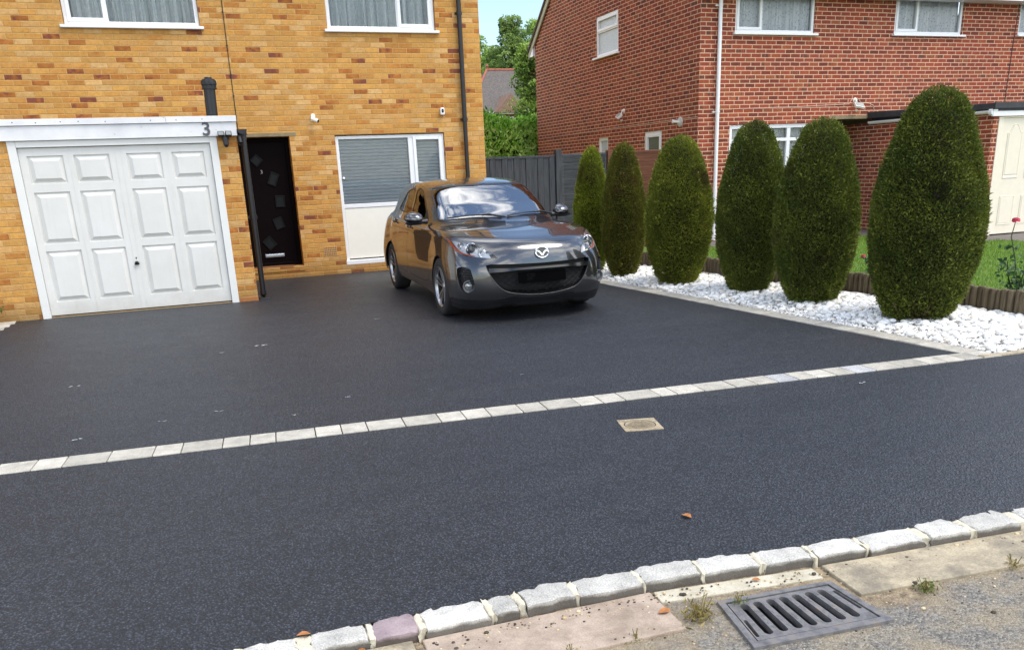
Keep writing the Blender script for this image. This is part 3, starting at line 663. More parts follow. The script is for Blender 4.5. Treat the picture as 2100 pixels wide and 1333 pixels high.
# front door
BEADM = plain("matt_black_bead", (.006, .006, .007, 1), .55, var=.2, spec=.2)
b = MB(); b.frame(2.765, 3.645, .18, 2.16, .06, .20, .26); b.box(2.825, 3.585, .218, .255, .235, 2.10); b.box(2.80, 3.61, .19, .22, .19, .232)
dr = b.build('front_door', ROSEW, H, bevel=.006)
for (cx, cz, rz, s_, q) in ((3.325, 1.54, -24, .046, 1.7), (3.391, 1.196, -2, .054, 1.3), (3.33, .856, 17, .054, 1.25), (3.149, .553, 38, .056, 1.25), (3.10, 1.83, 45, .05, 1.0)):
    Mx = Matrix.Translation((cx + .02, .218, cz)) @ Matrix.Rotation(R(-rz), 4, 'Y')
    b = MB(); w, h = s_, s_ * q
    for (a, c, d, e) in ((-w - .022, w + .022, -h - .022, -h), (-w - .022, w + .022, h, h + .022), (-w - .022, -w, -h, h), (w, w + .022, -h, h)): b.box(a, c, -.016, .004, d, e, Mx)
    b.build('glazing_bead', BEADM, dr, bevel=.004)
    b = MB(); b.box(-w, w, -.004, .002, -h, h, Mx); b.build('glass_pane', DOORGLASS, dr)
b = MB(); b.box(3.076, 3.379, .198, .22, .328, .378); b.box(3.09, 3.365, .192, .20, .338, .368); b.build('letterbox', CHROME, dr, bevel=.005)
text('house_number', '3', plain('dull_number', srgb(150, 150, 148), .4), dr, .075, Matrix.Translation((3.18, .213, 1.652)) @ Matrix.Rotation(R(90), 4, 'X'))
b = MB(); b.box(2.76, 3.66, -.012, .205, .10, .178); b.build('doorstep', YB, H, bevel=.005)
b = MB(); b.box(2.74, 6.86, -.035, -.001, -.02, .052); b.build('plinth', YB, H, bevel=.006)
b = MB(); n = 20
for k in range(5): pass
b.prism([(3.19 + .34 * math.cos(2 * math.pi * k / 28), .09 + .09 * math.sin(2 * math.pi * k / 28)) for k in range(28)], .1785, .192, 'xy')
tag(b.build('doormat', plain("brown_coir", srgb(120, 80, 50), .95, var=.25, scale=60, bump=.6), bevel=.003), 'brown oval doormat on the step of the dark front door', 'doormat')

# wall fittings of the yellow house
t_ = thing('downpipe', (6.516, -.055, 0), 'black downpipe on the yellow brick wall near its right corner', 'downpipe', 'downpipes')
b = MB(); b.tube([(6.516, -.055, .05), (6.516, -.055, 2.36)], .034, 16); b.tube([(6.516, -.055, 2.37), (6.516, -.055, 5.2)], .037, 16); b.build('pipe', BLACKP, t_, smooth=40)
b = MB()
for z in (2.36, 3.95, .6): b.lathe([(.034, -.03), (.043, -.03), (.043, .03), (.034, .03)], (6.516, -.055, z), 16); b.box(6.455, 6.577, -.02, -.001, z - .014, z + .014)
b.build('clip', BLACKP, t_, smooth=40)
t_ = thing('airbrick', (4.10, -.004, .30), 'tan perforated airbrick low in the yellow wall beside the white panel', 'airbrick')
b = MB(); holes = []
for i in range(7):
    for j in range(4): cx, cz = 4.012 + .0285 * i, .325 + .0335 * j; holes.append([(cx - .0085, cz - .0085), (cx + .0085, cz - .0085), (cx + .0085, cz + .0085), (cx - .0085, cz + .0085)])
plate(b, [(3.992, .302), (4.206, .302), (4.206, .448), (3.992, .448)], holes, 0, .006, Matrix.Rotation(R(90), 4, 'X')); b.build('grid', TAN, t_)
b = MB(); b.quad((3.995, -.001, .305), (4.203, -.001, .305), (4.203, -.001, .445), (3.995, -.001, .445)); b.build('backing', DARK, t_, fix=False)
t_ = thing('security_camera', (4.05, 0, 2.42), 'white bullet camera on a round bracket above the front door', 'camera')
b = MB(); b.lathe([(0, -.022), (.032, -.022), (.036, -.012), (.036, 0)], (4.045, 0, 2.455), 18, 'y'); b.build('bracket', CREAM, t_, smooth=40)
b = MB(); b.tube([(4.045, -.015, 2.455), (4.05, -.06, 2.43), (4.055, -.075, 2.41)], .011, 8); b.tube([(4.012, -.06, 2.412), (4.10, -.115, 2.372)], .031, 16); b.build('body', CREAM, t_, smooth=40)
b = MB(); b.tube([(4.099, -.1145, 2.3725), (4.106, -.119, 2.369)], .024, 16); b.build('lens', DARK, t_, smooth=40)
t_ = thing('security_camera', (6.144, 0, 2.44), 'small white box camera with a black face near the black downpipe', 'camera')
b = MB(); b.box(6.108, 6.182, -.055, 0, 2.432, 2.545); b.build('body', UPVC, t_, bevel=.018, seg=4)
b = MB(); b.lathe([(0, -.008), (.017, -.006), (.02, 0)], (6.145, -.055, 2.497), 18, 'y', M=Matrix.Diagonal((1, 1, 1.7, 1))); b.build('lens', GLOSSB, t_, smooth=40)
b = MB(); b.tube([(2.935, -.006, 5.2), (2.905, -.006, 4.1), (2.897, -.006, 3.2), (2.896, -.006, 2.2)], .0055, 6)
for z in (2.75, 3.05, 3.45, 3.9): b.box(2.887, 2.910, -.016, -.001, z, z + .012)
tag(b.build('wall_cable', BLACKP), 'thin black cable clipped down the yellow brick wall above the garage corner', 'cable', 'cables on the walls')

# ------------------------------------------------------------------ white garage
Gg = thing('attached_garage', (1.3, -2.48, 0), 'flat roofed yellow brick garage with a white panelled door', 'garage')
b = MB()
wall_holes(b, -.36, 2.735, -.1, 2.20, [(.165, 2.490, -.1, 2.10)], -2.48, .12)
wall_holes(b, -2.48, 0., -.1, 2.20, [], 2.735, .1, 'x', -1); wall_holes(b, -2.48, 0., -.1, 2.20, [], -.36, .1, 'x', 1)
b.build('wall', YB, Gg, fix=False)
b = MB(); b.box(2.49, 2.738, -2.487, -2.40, -.02, .055); b.build('plinth_brick', plain("orange_brick", srgb(160, 104, 58), .85, var=.15), Gg, bevel=.004)
b = MB(); b.box(-3.5, 2.70, -2.52, -.003, 2.20, 2.292); b.build('roof', FELT, Gg)
b = MB(); b.box(-3.5, 2.742, -2.525, -2.505, 2.072, 2.232)
fa = b.build('fascia', FASCIA, Gg, bevel=.003)
b = MB(); b.box(-3.5, 1.93, -2.545, -2.51, 2.236, 2.306); b.box(1.932, 2.752, -2.546, -2.51, 2.236, 2.3065); b.build('fascia_trim', FASCIA, fa, bevel=.003)
b = MB()
for x in (.28, .52, .78, .97, 1.26, 1.76, 2.05, 2.35): b.lathe([(0, -.003), (.006, -.002), (.007, 0)], (x, -2.545, 2.268 + .004 * math.sin(x * 9)), 8, 'y')
b.build('nails', GREYP, fa)
text('house_number', '3', plain("dull_grey_metal", srgb(88, 88, 92), .45, .3), fa, .222, Matrix.Translation((2.383, -2.527, 2.150)) @ Matrix.Rotation(R(90), 4, 'X'), .006)
b = MB(); b.box(.165, .255, -2.492, -2.40, -.01, 2.071); b.box(2.402, 2.49, -2.492, -2.40, -.01, 2.071); b.box(.256, 2.401, -2.4915, -2.40, 1.998, 2.071)
b.build('door_frame', PAINTW, Gg, bevel=.004)
b = MB()
yf = -2.452
cols = [(.340, .728), (.838, 1.230), (1.422, 1.812), (1.936, 2.316)]; rows = [(.190, .802), (.886, 1.490), (1.588, 1.904)]
xs = sorted([.258, 2.398] + [v for c in cols for v in c]); zs = sorted([.028, 1.992] + [v for c in rows for v in c])
for i in range(len(xs) - 1):
    for j in range(len(zs) - 1):
        cx, cz = (xs[i] + xs[i + 1]) / 2, (zs[j] + zs[j + 1]) / 2
        if not (any(a < cx < c for a, c in cols) and any(a < cz < c for a, c in rows)):
            b.quad((xs[i], yf, zs[j]), (xs[i + 1], yf, zs[j]), (xs[i + 1], yf, zs[j + 1]), (xs[i], yf, zs[j + 1]))
for a, c in cols:
    for d, e in rows:
        steps = [(0, 0), (.004, .020), (.013, .020), (.060, -.010), (.064, -.010)]
        loops = [[(a + q, yf + h, d + q), (c - q, yf + h, d + q), (c - q, yf + h, e - q), (a + q, yf + h, e - q)] for q, h in steps]
        vs = [p for lp in loops for p in lp]; fs = []
        for k in range(len(steps) - 1):
            for m_ in range(4): fs.append((4 * k + m_, 4 * k + (m_ + 1) % 4, 4 * k + 4 + (m_ + 1) % 4, 4 * k + 4 + m_))
        fs.append(tuple(4 * (len(steps) - 1) + m_ for m_ in range(4))); b.add(vs, fs)
for x in (.788, 1.300, 1.364, 1.880): b.box(x - .0035, x + .0035, yf - .0035, yf + .001, .03, 1.99)
b.box(.258, 2.398, yf + .034, yf + .05, .02, 1.994)
t0 = NT("white_garage_door"); _n = t0.noise(t0.pos(), 5, 6, .7); _s = t0.n('SeparateXYZ'); t0.l(t0.pos(), _s.inputs[0]); _g = t0.n('MapRange'); t0.l(t0.math('ADD', _s.outputs[2], t0.math('MULTIPLY', t0.math('SUBTRACT', _n, .5), .5)), _g.inputs[0]); _g.inputs[1].default_value = .0; _g.inputs[2].default_value = .24; _g.inputs[3].default_value = .30; _g.inputs[4].default_value = 0
_c = t0.mix(_g.outputs[0], t0.ramp(t0.noise(t0.pos(), 1.6, 6, .7), [(.3, srgb(213, 212, 206)), (.7, srgb(224, 223, 219))]), srgb(150, 140, 122)); _vm = t0.n('Mapping'); t0.l(t0.pos(), _vm.inputs[0]); _vm.inputs['Scale'].default_value = (22, 1, 1.2)
_c = t0.mix(t0.math('MULTIPLY', t0.ramp(t0.noise(_vm.outputs[0], 1.4, 5, .7), [(.55, (0, 0, 0)), (.8, (1, 1, 1))]), .16), _c, srgb(160, 154, 142))
gd = b.build('garage_door', t0.fin(t0.bsdf(_c, .42, 0, .45)), Gg, fix=False)
b = MB(); b.lathe([(0, -.03), (.014, -.03), (.022, -.022), (.026, -.006), (.026, 0)], (1.328, yf, .595), 18, 'y'); b.box(1.300, 1.356, yf - .03, yf - .02, .575, .592); b.lathe([(.006, -.006), (.009, 0)], (1.330, yf, .66), 10, 'y'); b.box(1.326, 1.334, yf - .006, yf, .645, .662)
b.build('handle', GLOSSB, gd, smooth=40)
b = MB(); b.box(.16, 2.49, -2.47, -2.40, -.012, .012); b.build('threshold', plain("sandy_threshold", srgb(150, 128, 96), .9, var=.2, scale=30), Gg)
# garage gutter with downpipe
t_ = thing('gutter', (2.80, -1.25, 2.1), 'black half-round gutter along the right side of the white-door garage', 'gutter', 'roof gutters')
b = MB(); prof = [(.058 * math.cos(a), .058 * math.sin(a)) for a in [math.pi + math.pi * k / 12 for k in range(13)]]; prin = [(x * .9, z * .9 + .002) for x, z in prof[::-1]]
b.prism([(2.805 + x, 2.145 + z) for x, z in prof + prin], -2.55, -.02, 'xz')
b.add([(2.805 + x, -2.549, 2.145 + z) for x, z in prof], [tuple(range(13))]); b.build('channel', BLACKP, t_, smooth=40)
b = MB(); b.lathe([(.05, -.05), (.064, -.05), (.064, .012), (.05, .012)], (2.805, -2.36, 2.13), 14, a0=math.pi, a1=2 * math.pi); b.tube([(2.81, -2.36, 2.11), (2.815, -2.36, 2.02)], .046, 14); b.build('outlet', BLACKP, t_, smooth=40)
t_ = thing('downpipe', (2.815, -2.37, 0), 'black downpipe at the right front corner of the white-door garage', 'downpipe', 'downpipes')
b = MB(); b.tube([(2.815, -2.365, .06), (2.815, -2.365, 1.06)], .035, 16); b.tube([(2.815, -2.365, 1.08), (2.815, -2.365, 2.09)], .037, 16); b.tube([(2.815, -2.365, .11), (2.815, -2.365, .05), (2.825, -2.40, .0)], .041, 16); b.build('pipe', BLACKP, t_, smooth=40)
b = MB(); b.lathe([(.036, -.03), (.046, -.03), (.046, .03), (.036, .03)], (2.815, -2.365, 1.07), 16); b.box(2.74, 2.80, -2.375, -2.355, 1.06, 1.085); b.lathe([(0, -.012), (.008, -.012), (.008, 0)], (2.86, -2.39, 1.07), 8, 'y'); b.build('clip', BLACKP, t_, smooth=40)
b = MB(); b.box(2.755, 2.90, -2.44, -2.29, -.02, .02); tag(b.build('drain_gully', plain("gully_plastic", (.02, .021, .024, 1), .5, var=.2), bevel=.006), 'black gully cover under the downpipe at the garage corner', 'gully')
t_ = thing('security_light', (2.60, -2.54, 1.95), 'black twin-headed security light under the white fascia of the garage', 'light')
for q in (2.545, 2.635):
    b = MB(); Mx = Matrix.Translation((q, -2.56, 2.085)) @ Matrix.Rotation(R(-18), 4, 'X'); b.box(-.038, .038, -.05, .02, -.03, .03, Mx); hd = b.build('lamp_head', BLACKP, t_, bevel=.008)
    b = MB(); b.box(-.03, .03, -.053, -.049, -.022, .020, Mx); b.build('led_panel', plain("led_lens", srgb(150, 152, 150), .2), hd)
b = MB(); b.tube([(2.592, -2.55, 2.06), (2.592, -2.555, 1.965)], .032, 14); b.lathe([(0, -.03), (.018, -.025), (.028, -.008), (.031, 0)], (2.592, -2.556, 1.965), 14); b.box(2.55, 2.64, -2.53, -2.482, 2.03, 2.07); b.build('sensor', BLACKP, t_, smooth=40)
t_ = thing('security_light', (2.765, -2.53, 1.9), 'small black sensor lamp behind the garage gutter end', 'light')
b = MB(); b.tube([(2.762, -2.50, 2.07), (2.768, -2.53, 1.985)], .026, 12); b.lathe([(0, -.026), (.018, -.02), (.026, 0)], (2.768, -2.53, 1.975), 12); b.build('sensor', BLACKP, t_, smooth=40)
t_ = thing('flue_pipe', (2.50, -1.6, 2.29), 'black flue pipe with a vented cap standing on the garage roof', 'flue')
b = MB(); b.tube([(2.50, -1.6, 2.27), (2.515, -1.6, 2.72)], .074, 24); b.build('pipe', BLACKP, t_, smooth=40)
b = MB(); Mx = None; b.lathe([(.086, 0), (.094, .0), (.094, .012), (.082, .014), (.082, .05), (.098, .052), (.10, .08), (.098, .105), (.075, .125), (.05, .13), (.045, .148), (0, .15)], (2.517, -1.6, 2.70), 24)
for k in range(12): a = 2 * math.pi * k / 12; b.box(2.517 + .084 * math.cos(a) - .006, 2.517 + .084 * math.cos(a) + .006, -1.6 + .084 * math.sin(a) - .006, -1.6 + .084 * math.sin(a) + .006, 2.714, 2.752)
b.build('cap', BLACKP, t_, smooth=35)

# ------------------------------------------------------------------ fence between the houses
def boarded_fence(name, label, x0, x1, y, z1, mat, vertical, seed, n):
    r = random.Random(seed); t = thing(name, ((x0 + x1) / 2, y, 0), label, 'fence panel', 'fence panels between the houses')
    b = MB()
    if vertical:
        w = (x1 - x0) / n
        for i in range(n):
            a = x0 + w * i; Mx = Matrix.Translation((a, y - .012 * (i % 2), 0)) @ Matrix.Rotation(R(-5 + r.uniform(-1.5, 1.5)), 4, 'Z'); b.box(.004, w - .004, -.018, .002, .02, z1 - .035, Mx)
    else:
        h = (z1 - .06) / n
        for i in range(n):
            z = .03 + h * i; Mx = Matrix.Translation((0, y, z)) @ Matrix.Rotation(R(10), 4, 'X'); segs = 14; vs = []
            ph = r.uniform(0, 9)
            for k in range(segs + 1):
                x = x0 + (x1 - x0) * k / segs; wv = .007 * math.sin(x * 5 + ph) + .004 * math.sin(x * 13 + ph * 2)
                vs += [Mx @ Vector((x, -.012, -.008 + wv)), Mx @ Vector((x, -.012, h + .008)), Mx @ Vector((x, .0, h + .008)), Mx @ Vector((x, 0, -.008 + wv))]
            b.add(vs, [(4 * k + m_, 4 * k + (m_ + 1) % 4, 4 * k + 4 + (m_ + 1) % 4, 4 * k + 4 + m_) for k in range(segs) for m_ in range(4)])
    b.build('boards', mat, t, bevel=.003)
    b = MB(); b.box(x0 + .005, x1 - .005, y + .012, y + .02, .03, z1 - .04); b.build('backing_rail', DARK, t)
    b = MB(); b.box(x0, x1, y - .04, y + .03, z1 - .032, z1 + .006); b.build('top_rail', mat, t, bevel=.004)
    if not vertical:
        b = MB()
        for x in (x0 + .02, x1 - .02): b.box(x - .02, x + .02, y - .035, y - .014, .02, z1 - .034)
        b.build('batten', mat, t, bevel=.003)
    return t
boarded_fence('boarded_fence', 'dark grey fence panel of upright boards beside the yellow house', 6.87, 8.205, .17, 1.745, FENCEG, True, 1, 12)
boarded_fence('lapped_fence', 'dark grey fence panel of horizontal lapped boards beside the tall post', 8.335, 9.22, .17, 1.755, FENCEH, False, 2, 13)
boarded_fence('lapped_fence', 'reddish brown lapped fence panel against the red brick house', 9.36, 10.42, .30, 1.775, FENCEB, False, 5, 13)
for x, mt, z, lab in ((8.268, FENCEG, 1.835, 'tall dark grey post between the two grey fence panels'), (9.29, FENCEB, 1.80, 'brown fence post behind the clipped conifers')):
    b = MB(); b.box(x - .055, x + .055, .10, .21, 0, z); tag(b.build('fence_post', mt, bevel=.006), lab, 'fence post', 'posts of the fence between the houses')
b = MB(); b.box(10.44, 11.24, .27, .31, .0, 1.02); tag(b.build('low_gate', FENCEB, bevel=.004), 'low brown boarded gate against the red brick house', 'gate')

# ------------------------------------------------------------------ red brick house
X0 = 11.2525; Y0 = .338; YB_ = 8.44
Hr = thing('brick_house', (15., Y0, 0), 'red brick house with lace curtains and a white downpipe, right of the fence', 'house')
b = MB()
wall_holes(b, X0, 24., -.1, 5.2, [(11.998, 13.805, 3.795, 4.95), (15.748, 17.54, 3.815, 4.95), (19.10, 20.9, 3.84, 4.95), (11.958, 13.815, .95, 2.185), (14.36, 15.40, -.1, 2.235)], Y0, .11)
wall_holes(b, Y0, YB_, -.1, 4.75, [(3.60, 4.72, 3.895, 4.748), (4.12, 4.635, 1.45, 2.165), (1.69, 2.43, 1.25, 2.185)], X0, .09, 'x', 1)
ys = (Y0 + YB_) / 2; rz = 4.75 + (YB_ - ys) * .80
b.add([(X0, Y0, 4.75), (X0, YB_, 4.75), (X0, ys, rz)], [(0, 1, 2)])
b.quad((X0, YB_, -.1), (24, YB_, -.1), (24, YB_, 4.75), (X0, YB_, 4.75)); b.quad((24, Y0, -.1), (24, YB_, -.1), (24, YB_, 5.2), (24, Y0, 5.2))
b.box(14.40, 15.38, 1.25, 1.30, -.1, 2.3)
b.build('wall', RB, Hr, fix=False)
b = MB(); b.box(X0 + .15, 23.9, Y0 + .3, YB_ - .1, 2.5, 2.58); b.box(X0 + .15, 23.9, 3.0, 3.1, .0, 4.7); b.build('inner_wall', PLASTER, Hr)
b = MB(); e = .35
for s0 in (-1, 1):
    yo = ys + s0 * (YB_ - ys + e); zo = rz - .80 * (YB_ - ys + e)
    b.add([(X0 - .09, yo, zo + .06), (24.2, yo, zo + .06), (24.2, ys, rz + .06), (X0 - .09, ys, rz + .06), (X0 - .09, yo, zo + .14), (24.2, yo, zo + .14), (24.2, ys, rz + .14), (X0 - .09, ys, rz + .14)], [(0, 1, 2, 3), (4, 7, 6, 5), (0, 4, 5, 1), (1, 5, 6, 2), (0, 3, 7, 4)])
b.build('roof', ROOFT, Hr)
b = MB()
for s0 in (-1, 1):
    yo = ys + s0 * (YB_ - ys + e); zo = rz - .80 * (YB_ - ys + e)
    b.add([(x, y, z) for x in (X0 - .06, X0 - .025) for y, z in ((yo, zo - .10), (yo, zo + .055), (ys, rz + .055), (ys, rz - .10))], [(0, 1, 2, 3), (7, 6, 5, 4), (0, 4, 5, 1), (1, 5, 6, 2), (2, 6, 7, 3), (3, 7, 4, 0)])
b.build('verge_board', plain("beige_verge", srgb(186, 178, 150), .6, var=.1), Hr)
b = MB(); b.box(X0 - .055, 24, YB_ + .04, YB_ + .36, 4.42, 4.72); b.box(X0 - .05, 24, Y0 - .36, Y0 - .04, 4.42, 4.72); b.build('eaves_box', UPVC, Hr, bevel=.004)
window(Hr, 12.003, 13.80, 3.80, 4.92, Y0 + .03, mull=(12.55, 12.60), opener=[(12.045, 12.60, 3.85, 4.88)], cur=LACE, seed=13, amp=.024, wl=.075)
window(Hr, 15.754, 17.535, 3.82, 4.92, Y0 + .03, mull=(16.31, 16.36), opener=[(15.80, 16.36, 3.87, 4.88)], cur=LACE, seed=23, amp=.024, wl=.08)
window(Hr, 19.105, 20.895, 3.845, 4.92, Y0 + .03, mull=(19.66, 19.71), cur=LACE, seed=33, amp=.016, wl=.08)
window(Hr, 11.963, 13.81, .955, 2.18, Y0 + .03, mull=(13.32, 13.40), trans=(1.86, 1.92), fr=.075, cur=LACE, seed=43, amp=.016, wl=.085)
window(Hr, 3.603, 4.716, 3.90, 4.745, X0 + .02, trans=(4.40, 4.45), axis='x', pane=FROST, opener=[(3.65, 4.67, 4.43, 4.70)], fr=.06)
window(Hr, 4.123, 4.632, 1.455, 2.162, X0 + .02, axis='x', pane=FROST, fr=.07)
window(Hr, 1.693, 2.426, 1.255, 2.182, X0 + .02, axis='x', pane=plain("dark_obscured_glass", srgb(96, 100, 90), .25, var=.3, scale=40, bump=.3), fr=.075, opener=[(1.76, 2.36, 1.32, 2.115)])
b = MB(); b.box(14.30, 15.44, Y0 - .012, Y0 + .20, 2.2365, 2.30); b.build('lintel', LINTEL, Hr, bevel=.005)
b = MB(); b.box(14.42, 14.50, 1.15, 1.22, 0, 2.22); b.box(14.50, 15.36, 1.18, 1.22, 0, 2.2); b.build('front_door', plain("grey_green_door", srgb(120, 124, 112), .5), Hr, bevel=.004)
t_ = thing('downpipe', (11.632, Y0 - .06, 0), 'white downpipe at the corner of the red brick house', 'downpipe', 'downpipes')
b = MB(); b.tube([(11.632, Y0 - .06, .05), (11.632, Y0 - .06, 1.05)], .040, 16); b.tube([(11.632, Y0 - .06, 1.05), (11.632, Y0 - .06, 4.55)], .0365, 16); b.build('pipe', UPVC, t_, smooth=40)
b = MB()
for z in (2.42, 4.24, .7): b.lathe([(.036, -.014), (.043, -.014), (.043, .014), (.036, .014)], (11.632, Y0 - .06, z), 16); b.box(11.545, 11.60, Y0 - .035, Y0 - .002, z - .012, z + .012)
b.build('clip', UPVC, t_, smooth=40)
def floodlight(label, x, y, z, side):
    t = thing('floodlight', (x, y, z), label, 'floodlight', 'white floodlights on the red house')
    Mx = Matrix.Translation((x, y, z)) @ (Matrix.Rotation(R(-90), 4, 'Z') if side else Matrix.Identity(4))
    b = MB(); b.lathe([(0, -.06), (.018, -.058), (.03, -.045), (.03, -.015), (.045, -.012), (.045, 0)], (0, 0, .09), 16, 'y'); b.tube([(0, -.04, .09), (0, -.08, .03), (0, -.09, 0)], .012, 8); b.v = [Mx @ Vector(p) for p in b.v]; b.build('bracket', CREAM, t, smooth=40)
    b = MB(); N = Mx @ Matrix.Translation((.01, -.13, -.02)) @ Matrix.Rotation(R(-50), 4, 'X') @ Matrix.Rotation(R(16), 4, 'Y'); b.box(-.10, .10, -.028, .022, -.065, .065, N); hd = b.build('lamp_head', CREAM, t, bevel=.01)
    b = MB(); b.box(-.085, .085, -.033, -.0285, -.05, .05, N); b.build('lamp_glass', plain("lamp_glass", srgb(172, 178, 176), .2), hd)
    b = MB(); b.lathe([(0, -.045), (.022, -.035), (.03, 0)], (0, -.07, -.09), 14); b.v = [Mx @ Vector(p) for p in b.v]; b.build('sensor', CREAM, t, smooth=40)
floodlight('white floodlight with sensor on the front of the red house above its entrance', 14.90, Y0, 2.50, False)
floodlight('white floodlight on the side wall of the red house above the little windows', X0, 3.33, 2.58, True)
t_ = thing('floodlight', (X0, .98, 2.29), 'round white spotlight on the side wall of the red house near its corner', 'floodlight', 'white floodlights on the red house')
b = MB(); b.lathe([(0, -.03), (.05, -.028), (.085, -.018), (.095, 0)], (X0, .98, 2.29), 24, 'x'); b.build('backplate', GREYP if False else plain("light_grey_plastic", srgb(196, 194, 188), .5), t_, smooth=40)
b = MB(); b.tube([(X0 - .02, .98, 2.29), (X0 - .10, 1.02, 2.30), (X0 - .14, 1.05, 2.31)], .03, 14, rs=[.02, .026, .042]); b.build('lamp_head', CREAM, t_, smooth=40)
CABP = plain("pale_cable", srgb(216, 186, 168), .6, var=.05)
b = MB(); b.tube([(X0 - .006, 8.3, 2.315), (X0 - .006, 3.4, 2.345), (X0 - .006, .9, 2.345), (X0 - .006, Y0 + .02, 2.345)], .006, 6); tag(b.build('wall_cable', CABP), 'pale cable along the side wall of the red house', 'cable', 'cables on the walls')
b = MB(); b.tube([(12.0, Y0 - .006, 2.47), (13.6, Y0 - .006, 2.49), (14.76, Y0 - .006, 2.52), (14.82, Y0 - .006, 2.60), (14.9, Y0 - .006, 2.64), (14.99, Y0 - .006, 2.62), (15.06, Y0 - .006, 2.54), (15.26, Y0 - .006, 2.53), (15.38, Y0 - .006, 2.49), (15.41, Y0 - .006, 2.40), (15.40, Y0 - .006, 2.29)], .006, 6); tag(b.build('wall_cable', CABP), 'pale cable looping round the floodlight on the red house front', 'cable', 'cables on the walls')
b = MB(); b.tube([(19.08, Y0 - .006, 5.2), (19.0, Y0 - .006, 3.6), (18.98, Y0 - .006, 2.3)], .008, 6); tag(b.build('wall_cable', BLACKP), 'black cable down the red brick front near the right picture edge', 'cable', 'cables on the walls')

Gr = thing('attached_garage', (17., -2.6, 0), 'red brick garage with a cream panelled door at the right picture edge', 'garage')
b = MB(); GX = 15.35; GYF = -2.60
wall_holes(b, GX, 19.2, -.1, 2.16, [(15.47, 17.9, -.1, 2.10)], GYF, .12)
wall_holes(b, GYF, Y0 + 1.0, -.1, 2.16, [], GX, .1, 'x', 1); b.quad((19.2, GYF, -.1), (19.2, Y0, -.1), (19.2, Y0, 2.16), (19.2, GYF, 2.16))
b.build('wall', RB, Gr, fix=False)
b = MB(); b.box(GX + .02, 19.3, GYF - .06, Y0 - .002, 2.16, 2.26); b.add([(GX - .10, GYF - .07, 2.19), (GX - .10, Y0 - .002, 2.24), (GX + .05, Y0 - .002, 2.24), (GX + .05, GYF - .07, 2.19), (GX - .10, GYF - .07, 2.29), (GX - .10, Y0 - .002, 2.36), (GX + .05, Y0 - .002, 2.36), (GX + .05, GYF - .07, 2.29)], [(0, 1, 2, 3), (4, 7, 6, 5), (0, 4, 5, 1), (1, 5, 6, 2), (2, 6, 7, 3), (3, 7, 4, 0)]); b.box(GX - .10, 19.3, GYF - .085, GYF - .055, 2.20, 2.30); b.build('roof', FELT, Gr, bevel=.006)
b = MB(); b.box(GX - .08, 19.3, GYF - .05, GYF - .008, 2.075, 2.198); b.build('fascia', UPVC, Gr, bevel=.004)
b = MB(); b.box(15.472, 15.585, GYF - .01, GYF + .05, 0, 2.072); b.box(15.586, 17.78, GYF - .009, GYF + .05, 2.045, 2.072); b.box(17.78, 17.9, GYF - .01, GYF + .05, 0, 2.072); b.build('door_frame', CREAMG, Gr, bevel=.005)
b = MB(); yf = GYF + .012
b.box(15.588, 17.778, yf, yf + .03, .06, 2.042)
for k in range(4):
    x0_ = 15.735 + .52 * k; x1_ = x0_ + .36
    for z0_, z1_, arch in ((.215, .72, 0), (1.02, 1.80, 1)):
        pl = [(x0_, z0_), (x1_, z0_)] + ([(x1_, z1_), (x1_ - .05, z1_ + .01), (x1_ - .10, z1_ + .09), ((x0_ + x1_) / 2 + .05, z1_ + .135), ((x0_ + x1_) / 2, z1_ + .145), ((x0_ + x1_) / 2 - .05, z1_ + .135), (x0_ + .10, z1_ + .09), (x0_ + .05, z1_ + .01), (x0_, z1_)] if arch else [(x1_, z1_), (x0_, z1_)])
        cx = (x0_ + x1_) / 2; cz = sum(p[1] for p in pl) / len(pl); loops = []
        for q, h in ((1., -.001), (.97, -.009), (.93, -.009), (.84, -.002), (.80, -.010)): loops.append([(cx + (p[0] - cx) * q, yf + h, cz + (p[1] - cz) * (1 - (1 - q) * .55)) for p in pl])
        n_ = len(pl); vs = [p for lp in loops for p in lp]; fs = [(n_ * a + m_, n_ * a + (m_ + 1) % n_, n_ * a + n_ + (m_ + 1) % n_, n_ * a + n_ + m_) for a in range(4) for m_ in range(n_)] + [tuple(4 * n_ + m_ for m_ in range(n_))]
        b.add(vs, fs)
b.build('garage_door', CREAMG, Gr)
t_ = thing('gutter', (GX - .06, -1.2, 2.1), 'white gutter below the black roof edge of the red brick garage', 'gutter', 'roof gutters')
b = MB(); prof = [(.056 * math.cos(a), .056 * math.sin(a)) for a in [math.pi + math.pi * k / 12 for k in range(13)]]; b.prism([(GX - .065 + x, 2.175 + z) for x, z in prof], GYF - .03, Y0 - .05, 'xz'); b.tube([(GX - .065, GYF - .04, 2.15), (GX - .065, GYF + .03, 2.15)], .058, 14); b.build('channel', UPVC, t_, smooth=40)

